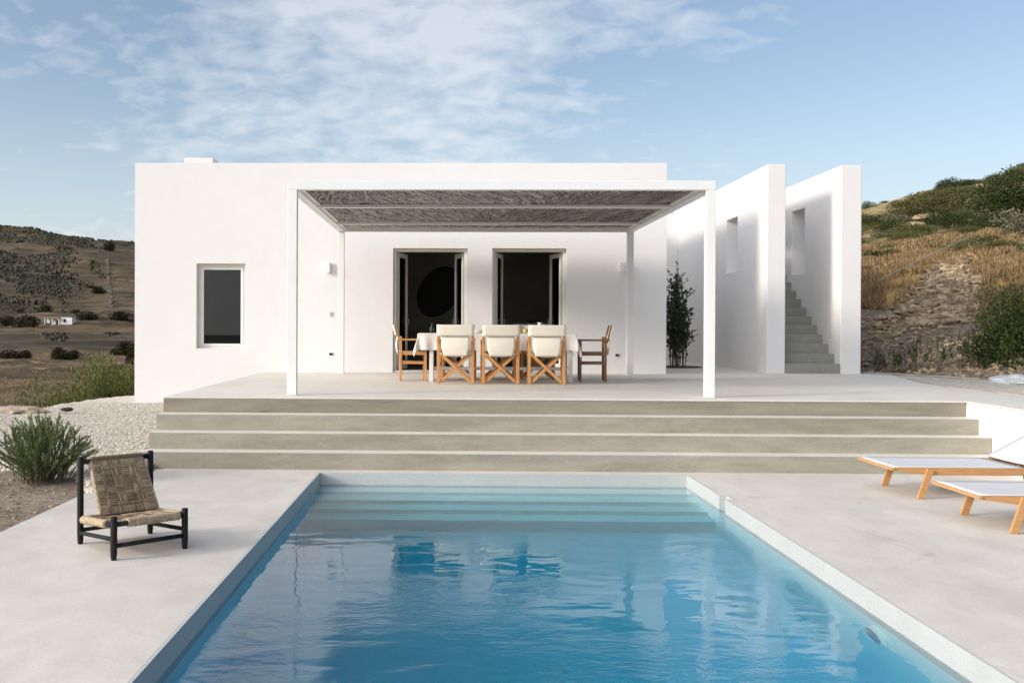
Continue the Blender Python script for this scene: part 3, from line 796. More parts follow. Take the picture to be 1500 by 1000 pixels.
# ---------------------------------------------------------------- director chairs
def make_chair(label, wood_m, canvas_m=M_CANVAS, depth=.42, w=.255):
    t = thing('director_chair', label, 'chair', (0, 0, 0), 0, 'director chairs around the table')
    d0, d1 = 0.0, depth          # local: back at y=0, front at y=depth, faces +y
    for s in (-1, 1):
        sd = MB()
        sd.box(s * w - .023, s * w + .023, d0 - .0, d0 + .035, 0.001, .70); sd.build('leg', wood_m, t, bevel=.004)
        sd = MB(); sd.box(s * w - .02, s * w + .02, d1 - .035, d1, 0.001, .635); sd.build('leg', wood_m, t, bevel=.004)
        sd = MB(); sd.box(s * w - .028 + s * .004, s * w + .028 + s * .004, d0 - .045, d1 + .03, .636, .660); sd.build('armrest', wood_m, t, bevel=.006)
        sd = MB(); sd.box(s * w - .013, s * w + .013, d0 + .036, d1 - .036, .41, .465)
        sd.box(s * w - .012, s * w + .012, d0 + .036, d1 - .036, .27, .305); sd.build('side_rail', wood_m, t, bevel=.003)
        sd = MB(); sd.bar((s * w, d0 - .002, .60), (s * w, d0 - .075, .885), .032, .022, (0, 1, 0)); sd.build('back_stick', wood_m, t, bevel=.003)
    for yy, off in ((d0 + .018, 0), (d1 - .018, 0)):
        for s in (-1, 1):
            sd = MB(); yo = yy + s * .012
            sd.bar((-s * (w - .035), yo, .035), (s * (w - .035), yo, .44), .022, .042, (0, 0, 1)); sd.build('cross_leg', wood_m, t, bevel=.003)
    # back canvas: sleeve band plus body
    n = 12
    def strip(zs, wf, yf, thick=.006):
        mb = MB(); V = []; F = []
        for j, z in enumerate(zs):
            for i in range(n + 1):
                u = -1 + 2 * i / n; V.append((u * wf(z), yf(z, u), z))
        m_ = n + 1
        for j in range(len(zs) - 1):
            for i in range(n): F.append((j * m_ + i, j * m_ + i + 1, (j + 1) * m_ + i + 1, (j + 1) * m_ + i))
        mb.add(V, F); return mb
    zs = [.715 + .165 * k / 6 for k in range(7)]
    o = strip(zs, lambda z: w + .022, lambda z, u: -.028 - (z - .60) * .25 - .012 * (1 - u * u)).build('back_canvas', canvas_m, t, smooth=True)
    s_ = o.modifiers.new('s', 'SOLIDIFY'); s_.thickness = .012; s_.offset = 0
    zs = [.415 + .30 * k / 10 for k in range(11)]
    def wf(z):
        q = (z - .415) / .30
        return (w - .045) * (0.80 + .2 * min(1, q * 2.2))
    o = strip(zs, wf, lambda z, u: -.030 - .03 * math.sin((z - .415) / .30 * PI) * (1 - u * u * .6)).build('lower_canvas', canvas_m, t, smooth=True)
    s_ = o.modifiers.new('s', 'SOLIDIFY'); s_.thickness = .006; s_.offset = 0
    # seat canvas, sagging
    mb = MB(); V = []; F = []
    for j in range(7):
        for i in range(n + 1):
            u = -1 + 2 * i / n; V.append((u * (w - .014), d0 + .0 + (d1 - d0 - .0) * j / 6, .462 - .05 * (1 - u * u)))
    for j in range(6):
        for i in range(n): F.append((j * (n + 1) + i, j * (n + 1) + i + 1, (j + 1) * (n + 1) + i + 1, (j + 1) * (n + 1) + i))
    mb.add(V, F); o = mb.build('seat_canvas', canvas_m, t, smooth=True)
    s_ = o.modifiers.new('s', 'SOLIDIFY'); s_.thickness = .008
    return t
ch = make_chair('cream canvas director chair at the front of the table, left of three seen from behind', M_TEAK)
ch.location = (.072, 3.03, T); ch.rotation_euler = (0, 0, R(-2.5))
dup(ch, (.744, 3.02, T), R(2.2), 'cream canvas director chair at the front of the table, middle of three seen from behind')
dup(ch, (1.419, 2.96, T), R(-1.5), 'cream canvas director chair at the front of the table, right of three seen from behind')
dup(ch, (.13, 4.98, T), PI + R(2), 'director chair on the far side of the table, mostly hidden behind the left front chair')
dup(ch, (.80, 5.0, T), PI - R(2), 'director chair on the far side of the table, behind the middle front chair')
dup(ch, (1.42, 4.99, T), PI + R(1), 'director chair on the far side of the table, behind the right front chair')
dup(ch, (-.81, 3.96, T), -PI / 2 + R(4), 'director chair turned sideways at the left end of the table')
ch2 = make_chair('dark wooden director chair turned sideways at the right end of the table', M_TEAK3)
ch2.location = (2.44, 4.02, T); ch2.rotation_euler = (0, 0, PI / 2 - R(4))

# ---------------------------------------------------------------- table and cloth
TX0, TX1, TY0, TY1, TZ = -.50, 1.93, 3.62, 4.42, T + .745
tb = thing('dining_table', 'long white dining table under a linen cloth on the terrace', 'table', ((TX0 + TX1) / 2, (TY0 + TY1) / 2, T))
cx_, cy_ = (TX0 + TX1) / 2, (TY0 + TY1) / 2
hx_, hy_ = (TX1 - TX0) / 2, (TY1 - TY0) / 2
mb = MB(); mb.box(-hx_, hx_, -hy_, hy_, .715, .745); mb.build('tabletop', M_PAINT, tb, bevel=.004)
for sx in (-hx_ + .17, -.42, hx_ - .11):
    for sy in (-hy_ + .02, hy_ - .08):
        mb = MB(); mb.box(sx, sx + .06, sy, sy + .06, .001, .714); mb.build('leg', M_PAINT, tb, bevel=.003)
mb = MB(); mb.box(-hx_ + .235, -.425, -.03, .03, .17, .22); mb.box(-.355, hx_ - .115, -.03, .03, .17, .22)
mb.box(-hx_ + .17, -hx_ + .23, -hy_ + .085, hy_ - .085, .17, .22); mb.box(hx_ - .11, hx_ - .05, -hy_ + .085, hy_ - .085, .17, .22); mb.box(-.42, -.36, -hy_ + .085, hy_ - .085, .17, .22); mb.build('stretcher', M_PAINT, tb, bevel=.003)
def cloth():
    ov = .27; nx, ny = 120, 56
    V = []; F = []
    lx, ly = hx_ * 2 + 2 * ov, hy_ * 2 + 2 * ov
    for j in range(ny + 1):
        for i in range(nx + 1):
            u = -lx / 2 + lx * i / nx; v = -ly / 2 + ly * j / ny
            ex = max(0, abs(u) - hx_); ey = max(0, abs(v) - hy_)
            e = math.hypot(ex, ey); sx_ = 1 if u > 0 else -1; sy_ = 1 if v > 0 else -1
            x, y = max(-hx_, min(hx_, u)), max(-hy_, min(hy_, v)); z = .7475
            if e > 0:
                nx_, ny_ = ex / e * sx_, ey / e * sy_
                s_ = (u if ey > ex else v)
                fold = .018 * math.sin(s_ * 21 + noise.noise(Vector((s_ * 2, 0, 0))) * 3) + .02 * noise.noise(Vector((s_ * 6, 3, 0)))
                k = min(1, e / .2)
                out = .014 + k * (.015 + fold) + .07 * (ex * ey) / (ov * ov)
                x += nx_ * out; y += ny_ * out; z -= max(0, e - .01) * (1 - .12 * abs(fold) * 10)
            else: z += .001 + .002 * noise.noise(Vector((u * 5, v * 5, 0)))
            V.append((x, y, z))
    for j in range(ny):
        for i in range(nx): a = j * (nx + 1) + i; F.append((a, a + 1, a + nx + 2, a + nx + 1))
    mb = MB(); mb.add(V, F); o = mb.build('tablecloth', M_CLOTH, None, (cx_, cy_, T), smooth=True)
    tag(o, 'wrinkled off-white linen cloth hanging over the dining table', 'tablecloth')
cloth()
ZT = T + .750
mb = MB(); mb.lathe((0, 0, 0), [(.035, 0), (.05, .03), (.052, .08), (.032, .13), (.028, .15), (.04, .175), (.036, .172), (.024, .15), (.03, .12), (.01, .02)], 20)
jg = thing('jug', 'small white jug on the dining table behind the right front chair', 'jug', (1.42, 4.2, ZT))
mb.build('jug_body', M_LAMPW, jg, smooth=True)
mb = MB(); mb.tube([(.045, 0, .14), (.085, 0, .13), (.085, 0, .07), (.05, 0, .05)], .007, 6); mb.build('handle', M_LAMPW, jg, smooth=True)
mb = MB(); mb.lathe((0, 0, 0), [(.03, 0), (.034, .02), (.034, .08), (.014, .11), (.013, .15), (.016, .155)], 16)
tag(mb.build('bottle', M_DARK, None, (-.30, 4.05, ZT), smooth=True), 'small dark bottle at the left end of the dining table', 'bottle')
mb = MB(); mb.lathe((0, 0, 0), [(.006, 0), (.028, .01), (.04, .03), (.04, .05), (.028, .07), (.006, .082)], 16)
tag(mb.build('lemon', M_YEL, None, (1.17, 3.9, ZT), smooth=True), 'yellow lemon on the dining table between the middle and right chairs', 'lemon')
mb = MB(); mb.lathe((0, 0, 0), [(.05, 0), (.09, .035), (.11, .05), (.105, .052), (.08, .035), (.02, .01)], 20)
tag(mb.build('plate_stack', M_LAMPW, None, (.43, 4.0, ZT), smooth=True), 'white bowl in the middle of the dining table', 'bowl')

# ---------------------------------------------------------------- sun loungers
def make_lounger(label):
    t = thing('sun_lounger', label, 'sun lounger', (0, 0, 0), 0, 'teak sun loungers beside the pool')
    W, ZT_, L = .725, .292, 2.0        # x from foot tip to head, y width
    xh = 1.26
    for s, y in ((-1, 0.0), (1, W)):
        mb = MB(); ya, yb = (y - .014, y + .014)
        prof_t = [(0, ZT_ - .002), (L, ZT_ - .002)]
        prof_b = [(L, ZT_ - .072), (.40, ZT_ - .072), (.28, ZT_ - .064), (.13, ZT_ - .044), (.03, ZT_ - .030), (0, ZT_ - .026)]
        P = prof_t + prof_b; n = len(P)
        V = [(x, ya, z) for x, z in P] + [(x, yb, z) for x, z in P]
        F = [tuple(range(n)), tuple(range(2 * n - 1, n - 1, -1))] + [(i, i + n, (i + 1) % n + n, (i + 1) % n) for i in range(n)]
        mb.add(V, F); mb.build('side_rail', M_TEAK2, t, bevel=.003)
        for xt, xb in ((.36, .265), (1.62, 1.72)):
            mb = MB(); yo = y + (-.0275 if s < 0 else .0275)
            mb.bar((xt, yo, ZT_ - .012), (xb, yo, .001), .026, .062, (1, 0, 0))
            mb.build('leg', M_TEAK2, t, bevel=.003)
        mb = MB(); sy = y + .06 * (-s) + 0
    mb = MB(); mb.bar((.012, -.03, ZT_ - .014), (.012, W + .03, ZT_ - .014), .034, .026); mb.build('end_bar', M_TEAK2, t, bevel=.005)
    mb = MB(); mb.bar((L - .02, .015, ZT_ - .04), (L - .02, W - .015, ZT_ - .04), .03, .05)
    mb.bar((.55, .015, ZT_ - .05), (.55, W - .015, ZT_ - .05), .03, .035); mb.bar((xh, .015, ZT_ - .035), (xh, W - .015, ZT_ - .035), .03, .03); mb.build('cross_bar', M_TEAK3, t, bevel=.003)
    # seat sling
    n = 16; V = []; F = []
    for i in range(n + 1):
        x = .012 + (xh - .025) * i / n
        for j in range(9):
            v = j / 8; V.append((x, -.012 + (W + .024) * v, ZT_ + .004 - .010 * math.sin(PI * v) * math.sin(PI * min(1, i / n * 1.0))))
    for i in range(n):
        for j in range(8): a = i * 9 + j; F.append((a, a + 1, a + 10, a + 9))
    mb = MB(); mb.add(V, F); o = mb.build('seat_sling', M_SLING, t, smooth=True)
    s_ = o.modifiers.new('s', 'SOLIDIFY'); s_.thickness = .004
    # backrest
    bl, an = .78, R(29)
    bx, bz = math.cos(an), math.sin(an)
    for y in (.035, W - .035):
        mb = MB(); mb.bar((xh + .01, y, ZT_ - .012), (xh + bl * bx, y, ZT_ - .012 + bl * bz), .026, .04); mb.build('backrest_frame', M_TEAK2, t, bevel=.003)
    V = []; F = []
    for i in range(11):
        q = .02 + (bl - .02) * i / 10
        for j in range(9):
            v = j / 8; V.append((xh + q * bx - .02 * bz, .012 + (W - .024) * v, ZT_ + .006 + q * bz + .012 * bx - .006 * math.sin(PI * v)))
    for i in range(10):
        for j in range(8): a = i * 9 + j; F.append((a, a + 1, a + 10, a + 9))
    mb = MB(); mb.add(V, F); o = mb.build('back_sling', M_SLING, t, smooth=True)
    s_ = o.modifiers.new('s', 'SOLIDIFY'); s_.thickness = .004
    mb = MB(); mb.bar((xh + bl * bx, .02, ZT_ - .005 + bl * bz), (xh + bl * bx, W - .02, ZT_ - .005 + bl * bz), .03, .035); mb.build('head_bar', M_TEAK2, t, bevel=.003)
    mb = MB()
    for y in (.06, W - .06): mb.bar((xh + .5 * bx, y, ZT_ - .02 + .5 * bz), (1.86, y, ZT_ - .03), .02, .025)
    mb.build('prop', M_TEAK2, t)
    return t
lg = make_lounger('teak sun lounger with white sling, the farther one beside the steps')
lg.location = (4.12, -2.515, 0); lg.rotation_euler = (0, 0, R(0.3))
dup(lg, (4.11, -4.115, 0), R(-.4), 'teak sun lounger with white sling, the one nearer the camera')

# ---------------------------------------------------------------- rope chair
rc = thing('rope_chair', 'low black wooden chair with woven rope seat and back on the deck', 'chair', (-2.29, -4.87, 0))
O = Vector((-2.29, -4.87, 0))
FL, FR, BL, BR = [Vector(p) - O for p in ((-2.279, -5.316, 0), (-1.894, -4.936, 0), (-2.692, -4.81, 0), (-2.294, -4.423, 0))]
def postmb(p, h, r):
    mb = MB(); mb.tube([p + Vector((0, 0, z)) for z in (.0, .03, .07, h - .012, h - .001)], [r * .78, r * .92, r, r, r * .86], 12); return mb
for p, h in ((FL, .295), (FR, .29), (BL, .635), (BR, .635)): postmb(p, h, .0235).build('leg', M_BLACKW, rc, smooth=True).modifiers.new('e', 'EDGE_SPLIT').split_angle = R(50)
up = lambda p, z: p + Vector((0, 0, z))
def rail(a, b, r, name='rail', mat=M_BLACKW): 
    mb = MB()
    if name in ('rope_wrap', 'edge_lashing'):   # close turns of cord
        n_ = max(8, int((b - a).length / .0085)); pts = []; rad = []
        for k in range(n_ * 2 + 1): pts.append(a.lerp(b, k / (n_ * 2))); rad.append(r * (1.0 if k % 2 else .84) * random.uniform(.95, 1.04))
        mb.tube(pts, rad, 10)
    else: mb.tube([a, b], r, 10)
    return mb.build(name, mat, rc, smooth=True)
rail(up(FL, .095), up(FR, .095), .016, 'stretcher'); rail(up(BL, .08), up(FL, .14), .015, 'stretcher'); rail(up(BR, .08), up(FR, .14), .015, 'stretcher'); rail(up(BL, .10), up(BR, .10), .015, 'stretcher')
SF, SB = .240, .175
rail(up(FL, SF), up(FR, SF), .017, 'seat_rail'); rail(up(BL, SB), up(BR, SB), .017, 'seat_rail'); rail(up(BL, SB), up(FL, SF), .017, 'seat_rail'); rail(up(BR, SB), up(FR, SF), .017, 'seat_rail')
rail(up(BL, .595), up(BR, .595), .020, 'top_rail')
# woven seat: surface between rails plus cords
def bil(a, b, c, d, u, v): return a * (1 - u) * (1 - v) + b * u * (1 - v) + c * u * v + d * (1 - u) * v
def woven(name, a, b, c, d, nb, cords, m0=.0, border=.16, thick=.022):
    """a,b lower corners, c,d upper corners (a->b across, a->d up)."""
    nrm = (b - a).cross(d - a).normalized()
    core = MB()
    P = [bil(a, b, c, d, u, v) for u, v in ((0, 0), (1, 0), (1, 1), (0, 1))]
    core.add([p - nrm * thick / 2 for p in P] + [p + nrm * thick / 2 for p in P], [(0, 3, 2, 1), (4, 5, 6, 7), (0, 1, 5, 4), (1, 2, 6, 5), (2, 3, 7, 6), (3, 0, 4, 7)])
    o1 = core.build(name, M_ROPEBACK, rc)
    mb = MB(); rr = random.Random(5)
    def cord(p, q, r=.0058, sd=1):
        m_ = (p + q) / 2 + nrm * (thick / 2 + r * .9) * sd + Vector((rr.gauss(0, .0008), rr.gauss(0, .0008), rr.gauss(0, .0008)))
        p = p + nrm * (thick / 2) * sd; q = q + nrm * (thick / 2) * sd
        mb.tube([p, p + (m_ - p) * .5 + nrm * r * .4 * sd, m_, q + (m_ - q) * .5 + nrm * r * .4 * sd, q], r, 5, False)
    for sd in (1, -1):
        # border: wrapped cords across the edge
        for k in range(int(46)):
            u = (k + .5) / 46
            cord(bil(a, b, c, d, u, 0), bil(a, b, c, d, u, border * .8), sd=sd); cord(bil(a, b, c, d, u, 1), bil(a, b, c, d, u, 1 - border * .8), sd=sd)
            cord(bil(a, b, c, d, 0, u), bil(a, b, c, d, border, u), sd=sd); cord(bil(a, b, c, d, 1, u), bil(a, b, c, d, 1 - border, u), sd=sd)
        # inner blocks, alternating directions in a stepped pattern
        lo, hi = border, 1 - border
        for i in range(nb):
            for j in range(nb):
                u0, u1 = lo + (hi - lo) * i / nb, lo + (hi - lo) * (i + 1) / nb
                v0, v1 = lo + (hi - lo) * j / nb, lo + (hi - lo) * (j + 1) / nb
                ri = max(abs(i - (nb - 1) / 2), abs(j - (nb - 1) / 2))
                hor = ((i + j * 2 + (i * j) % 3) % 2 == 0)
                for k in range(cords):
                    q = (k + .5) / cords
                    if hor: cord(bil(a, b, c, d, u0, v0 + (v1 - v0) * q), bil(a, b, c, d, u1, v0 + (v1 - v0) * q), sd=sd)
                    else: cord(bil(a, b, c, d, u0 + (u1 - u0) * q, v0), bil(a, b, c, d, u0 + (u1 - u0) * q, v1), sd=sd)
        # twisted braid lines along the inner border
        for f0, f1 in (((border, border), (1 - border, border)), ((border, 1 - border), (1 - border, 1 - border)), ((border, border), (border, 1 - border)), ((1 - border, border), (1 - border, 1 - border))):
            n_ = 26
            for k in range(n_):
                for h in (-1, 1):
                    q0, q1 = k / n_, (k + 1) / n_
                    A_ = (f0[0] + (f1[0] - f0[0]) * q0, f0[1] + (f1[1] - f0[1]) * q0); B_ = (f0[0] + (f1[0] - f0[0]) * q1, f0[1] + (f1[1] - f0[1]) * q1)
                    w_ = .022 * h
                    if f0[0] == f1[0]: cord(bil(a, b, c, d, A_[0] - w_, A_[1]), bil(a, b, c, d, B_[0], B_[1]), .0055, sd)
                    else: cord(bil(a, b, c, d, A_[0], A_[1] - w_), bil(a, b, c, d, B_[0], B_[1]), .0055, sd)
    mb.build('rope_weave', M_ROPE, o1)
    return o1
ax = (FR - FL).normalized(); fwd = ((FL + FR) / 2 - (BL + BR) / 2); 
# backrest panel: top at the top rail, foot forward on the seat
ta, tb_ = up(BL + ax * .075, .60), up(BR - ax * .075, .60)
ba, bb = up(BL + ax * .085 + fwd * .30, .222), up(BR - ax * .025 + fwd * .30, .222)
woven('back_panel', ba, bb, tb_, ta, 4, 5)
rail(ta, tb_, .028, 'rope_wrap', M_ROPEBACK)
e = .028
sa, sb_ = up(FL + ax * .10, SF + .0), up(FR - ax * .045, SF + .0)
sc_, sd_ = up(BR - ax * .04, SB + .0), up(BL + ax * .04, SB + .0)
woven('seat_panel', sa, sb_, sc_, sd_, 4, 5, thick=.03)
rail(sa, sb_, .030, 'rope_wrap', M_ROPEPALE)
rail(up(BL + fwd * .10, SB + .01), up(BL + fwd * .82, SF - .013), .030, 'rope_wrap', M_ROPEPALE)
rail(up(BR + fwd * .10, SB + .01), up(BR + fwd * .86, SF - .013), .028, 'rope_wrap', M_ROPEPALE)
# side lashing on the back panel edge
rail(ba + Vector((0, 0, .01)), ta, .019, 'edge_lashing', M_ROPEPALE)
rail(bb + Vector((0, 0, .01)), tb_, .016, 'edge_lashing', M_ROPEPALE)

# ---------------------------------------------------------------- plants
def leafquad(V, F, p, d, ln, wd, rr, droop=0):
    d = d.normalized(); s = d.cross(Vector((rr.uniform(-1, 1), rr.uniform(-1, 1), rr.uniform(-1, 1)))).normalized() * wd / 2
    o = len(V); m = p + d * ln * .5
    V += [tuple(p), tuple(m + s), tuple(p + d * ln + Vector((0, 0, -droop))), tuple(m - s)]; F.append((o, o + 1, o + 2, o + 3))
def stemplant(name, parent, seed, nst, h, spread, leaf, lw, per, mat, lean=.9, stemr=.004, curve=.35, start=.25, basew=.08, ang=.6, side=0, sidel=.2):
    rr = random.Random(seed); V = []; F = []; st = MB()
    for i in range(nst):
        a = rr.uniform(0, 2 * PI); sp = rr.random() ** .6 * spread
        hh = h * (1 - .55 * (sp / spread) ** 2) * rr.uniform(.72, 1.05)
        b = Vector((math.cos(a) * basew * rr.random(), math.sin(a) * basew * rr.random(), 0))
        tip = Vector((math.cos(a) * sp, math.sin(a) * sp, hh)); pts = []
        for k in range(6):
            q = k / 5; p = b.lerp(tip, q); p.z = hh * (q ** (1 - curve * (sp / spread)))
            p += Vector((rr.gauss(0, .01), rr.gauss(0, .01), 0)) * q * 2; pts.append(p)
        st.tube(pts, [stemr * (1 - .7 * k / 5) for k in range(6)], 4, False)
        for sb in range(side):
            q = rr.uniform(.25, .9); i0 = min(4, int(q * 5)); p = pts[i0].lerp(pts[i0 + 1], q * 5 - i0)
            a2 = rr.uniform(0, 2 * PI); e2 = p + Vector((math.cos(a2), math.sin(a2), rr.uniform(.3, 1.1))) * rr.uniform(.5, 1) * sidel
            st.tube([p, e2], [stemr * .4, stemr * .15], 3, False)
            for k in range(per // 5):
                q2 = rr.random(); leafquad(V, F, p.lerp(e2, q2), (e2 - p).normalized() + Vector((rr.uniform(-1, 1), rr.uniform(-1, 1), rr.uniform(-.8, .8))), leaf * rr.uniform(.6, 1.2), lw * rr.uniform(.7, 1.2), rr)
        for k in range(per):
            q = start + (1 - start) * rr.random() ** .8; i0 = min(4, int(q * 5)); p = pts[i0].lerp(pts[i0 + 1], q * 5 - i0)
            dr = (pts[i0 + 1] - pts[i0]).normalized() + Vector((rr.uniform(-1, 1), rr.uniform(-1, 1), rr.uniform(-.5, .9))) * ang
            leafquad(V, F, p, dr, leaf * rr.uniform(.6, 1.25), lw * rr.uniform(.7, 1.2), rr)
    st.build('stem', M_BARK, parent, recalc=False)
    me = bpy.data.meshes.new(name); me.from_pydata(V, [], F); me.materials.append(mat)
    o = bpy.data.objects.new(name, me); COL.objects.link(o); o.parent = parent
    return o
def clump_mesh(seed, n, leaf, mat, flat=.75, lobes=7):
    """leaf clumps spread through an uneven crown of about unit radius"""
    rr = random.Random(seed); V = []; F = []
    L = [(Vector((rr.uniform(-.55, .55), rr.uniform(-.55, .55), rr.uniform(.1, .75) * flat)), rr.uniform(.28, .5)) for _ in range(lobes)]
    L.append((Vector((0, 0, .3 * flat)), .6))
    for i in range(n):
        c, r = rr.choice(L)
        d = Vector((rr.gauss(0, 1), rr.gauss(0, 1), rr.gauss(0, 1))).normalized()
        p = c + Vector((d.x, d.y, d.z * flat)) * r * rr.random() ** .35
        if p.z < 0: p.z = rr.uniform(0, .1)
        leafquad(V, F, p, d + Vector((rr.uniform(-.8, .8), rr.uniform(-.8, .8), rr.uniform(-.2, 1))), leaf * rr.uniform(.6, 1.3), leaf * .55, rr)
    me = bpy.data.meshes.new('crown'); me.from_pydata(V, [], F); me.materials.append(mat)
    return me

# rosemary bush beside the gravel
sh = thing('rosemary_bush', 'upright grey-green rosemary bush between the bare soil and the gravel', 'shrub', (-4.17, -1.85, .0))
stemplant('foliage', sh, 11, 170, .70, .56, .032, .0075, 190, M_LEAF_ROS, basew=.26, start=.06, ang=.8)
# slender tree by the house
tr = thing('slender_tree', 'slender dark-leaved young tree beside the house wall in the passage', 'tree', (4.86, 9.9, T))
stemplant('foliage', tr, 5, 22, 2.34, .25, .070, .028, 90, M_LEAF_OLV, basew=.24, start=.1, stemr=.009, ang=1.1, curve=.1, side=13, sidel=.25)
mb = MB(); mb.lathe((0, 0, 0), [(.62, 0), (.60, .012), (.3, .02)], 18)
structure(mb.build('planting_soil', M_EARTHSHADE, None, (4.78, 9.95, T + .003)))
# oleanders along the foot of the bank
olx = [(1272, 19.6, .95, 'leftmost, touching the tall wall'), (1298, 19.4, .85, 'second from the tall wall'), (1318, 19.35, .75, 'third from the tall wall'), (1336, 19.2, 1.0, 'fourth from the tall wall'), (1362, 18.9, .9, 'fifth from the tall wall, before the wide gap'), (1400, 18.7, .95, 'left of the leaning pair after the gap'), (1420, 18.5, 1.05, 'tallest, between the rubble and the big bush')]
proto = None
for i, (px, Z, s, w) in enumerate(olx):
    p = at_px(px, Z)
    lab = 'young oleander under the bank, ' + w
    if proto is None:
        proto = thing('oleander', lab, 'shrub', p, 0, 'young oleanders at the foot of the bank')
        stemplant('foliage', proto, 21, 10, .85, .34, .12, .020, 24, M_LEAF_OLE, basew=.12, start=.3, stemr=.008, ang=.8)
        proto.scale = (s * .8,) * 3
    else: dup(proto, p, i * 1.7, lab, s * .8)
# bushes beyond the gravel on the left
BM = [clump_mesh(31 + k, 8000, .055, M_LEAF_BUSH, .9, 9) for k in range(2)]
BD = [clump_mesh(41 + k, 3600, .10, M_LEAF_DARK, .8, 8) for k in range(2)]
def bush(name, me, loc, s, rz, label, cat, group, sz=None, trunk=True, part='foliage'):
    t = thing(name, label, cat, loc, rz, group)
    o = bpy.data.objects.new(part, me); COL.objects.link(o); o.parent = t
    if trunk:
        mb = MB(); h = .32 * s if trunk == True else trunk
        o.location = (0, 0, 0 if trunk == True else h * .55)
        mb.tube([(0, 0, -.25 * s), (.04 * s, 0, .2 * h), (-.03 * s, .03 * s, h)], [.06 * s, .05 * s, .02 * s], 6)
        for a in (0.5, 2.4, 4.3): mb.tube([(0, 0, .3 * h), (math.cos(a) * .3 * s, math.sin(a) * .3 * s, h * .9)], [.035 * s, .01 * s], 5)
        mb.build('trunk', M_BARK, t, recalc=False)
    o.scale = (s, s, sz or s)
    return t
grp = 'bushes beyond the gravel'
spec = [(60, 22.3, .85, 0, 1.15, 'low olive-green bush at the left end of the bushes beyond the gravel'),
        (92, 22.8, 1.05, 1, 1.6, 'yellow-green tall bush in the middle of the bushes beyond the gravel'),
        (126, 23.6, 1.1, 0, 1.55, 'round bush right of the yellow-green one beyond the gravel'),
        (158, 24.2, 1.1, 1, 1.65, 'bush beyond the gravel, second from the house corner'),
        (186, 24.9, 1.0, 0, 1.9, 'bush beyond the gravel touching the house corner'),
        (30, 20.0, .6, 1, .75, 'smallest bush beyond the gravel, beside the pale rock')]
for i, (px, Z, s, k, sz, lab) in enumerate(spec):
    p = at_px(px, Z); bush('bush', BM[k], (p.x, p.y, p.z - .05), s, i * 1.3, lab, 'shrub', grp, sz)
p = at_px(-4, 17.6); bush('bush', BD[0], (p.x, p.y, p.z - .1), .55, 0, 'dark bush cut by the left edge of the picture', 'shrub', grp, .8)
# rocks at the gravel edge
def rock(loc, s, label, fl=.4, mat=M_STONE):
    rr = random.Random(label); bm = bmesh.new(); bmesh.ops.create_icosphere(bm, subdivisions=3, radius=1)
    for v in bm.verts:
        n_ = noise.fractal(v.co * 1.3 + Vector((rr.random() * 9,) * 3), 1, 2, 3); v.co *= 1 + .3 * n_; v.co.z *= fl
    me = bpy.data.meshes.new('rock'); bm.to_mesh(me); bm.free(); me.materials.append(mat)
    o = bpy.data.objects.new('rock', me); COL.objects.link(o); o.location = loc; o.scale = (s * 1.5, s * .8, s)
    return tag(o, label, 'rock')
rock((-7.25, 4.75, .12), .34, 'broad pale rock at the outer edge of the gravel', .35)
rock((-6.37, 4.65, .19), .07, 'small dark stone lying alone on the gravel', .5, M_EARTHSHADE)
rock((-7.9, 4.0, .08), .24, 'ochre rock at the left picture edge beside the gravel', .35)

# trees in the valley
TM = [clump_mesh(51 + k, 2200, .13, M_LEAF_FAR, .8, 8) for k in range(3)]
# far scrub, nobody could count it
def find_Z(px, py, Z0, Z1):
    best = None
    n = 160
    for i in range(n + 1):
        Z = Z0 + (Z1 - Z0) * i / n; p = at_px(px, Z); y = 477 - (p.z - CAM.z) * 1500 / Z
        if best is None or abs(y - py) < best[0]: best = (abs(y - py), Z)
    return best[1]
def far_scrub():
    rr = random.Random(9); V = []; F = []
    for i in range(34000):
        px = rr.uniform(-60, 230) if i % 3 else rr.uniform(-520, -60); Z = rr.uniform(170, 660)
        n_ = noise.noise(Vector((px * .02, Z * .012, 0)))
        top = Z > 380 and px < 130
        edge_ = 92 + 28 * noise.noise(Vector((Z * .022, 5, 0))) + 10 * rr.gauss(0, 1)
        if n_ < (-.32 if (px < edge_ and Z > 330) or Z > 560 + 2 * (px - 90) * .4 else .36): continue
        p = at_px(px, Z)
        s = rr.uniform(.3, .95) * (1.2 if top else .8)
        o = len(V)
        m_ = 5
        V.append((p.x, p.y, p.z + s * .75))
        for k in range(m_):
            a = 2 * PI * k / m_; q = s * rr.uniform(.8, 1.2); V.append((p.x + q * .75 * math.cos(a), p.y + q * .75 * math.sin(a), p.z + s * rr.uniform(.3, .55)))
        for k in range(m_):
            a = 2 * PI * k / m_; q = s * 1.05; V.append((p.x + q * math.cos(a), p.y + q * math.sin(a), p.z - .5))
        for k in range(m_):
            k2 = (k + 1) % m_; F.append((o, o + 1 + k, o + 1 + k2)); F.append((o + 1 + k, o + 1 + m_ + k, o + 1 + m_ + k2, o + 1 + k2))
    me = bpy.data.meshes.new('scrub'); me.from_pydata(V, [], F); me.materials.append(M_LEAF_FAR)
    o = bpy.data.objects.new('scrub', me); COL.objects.link(o); stuff(o, 'low dark scrub dotted over the far terraced hill', 'scrub')
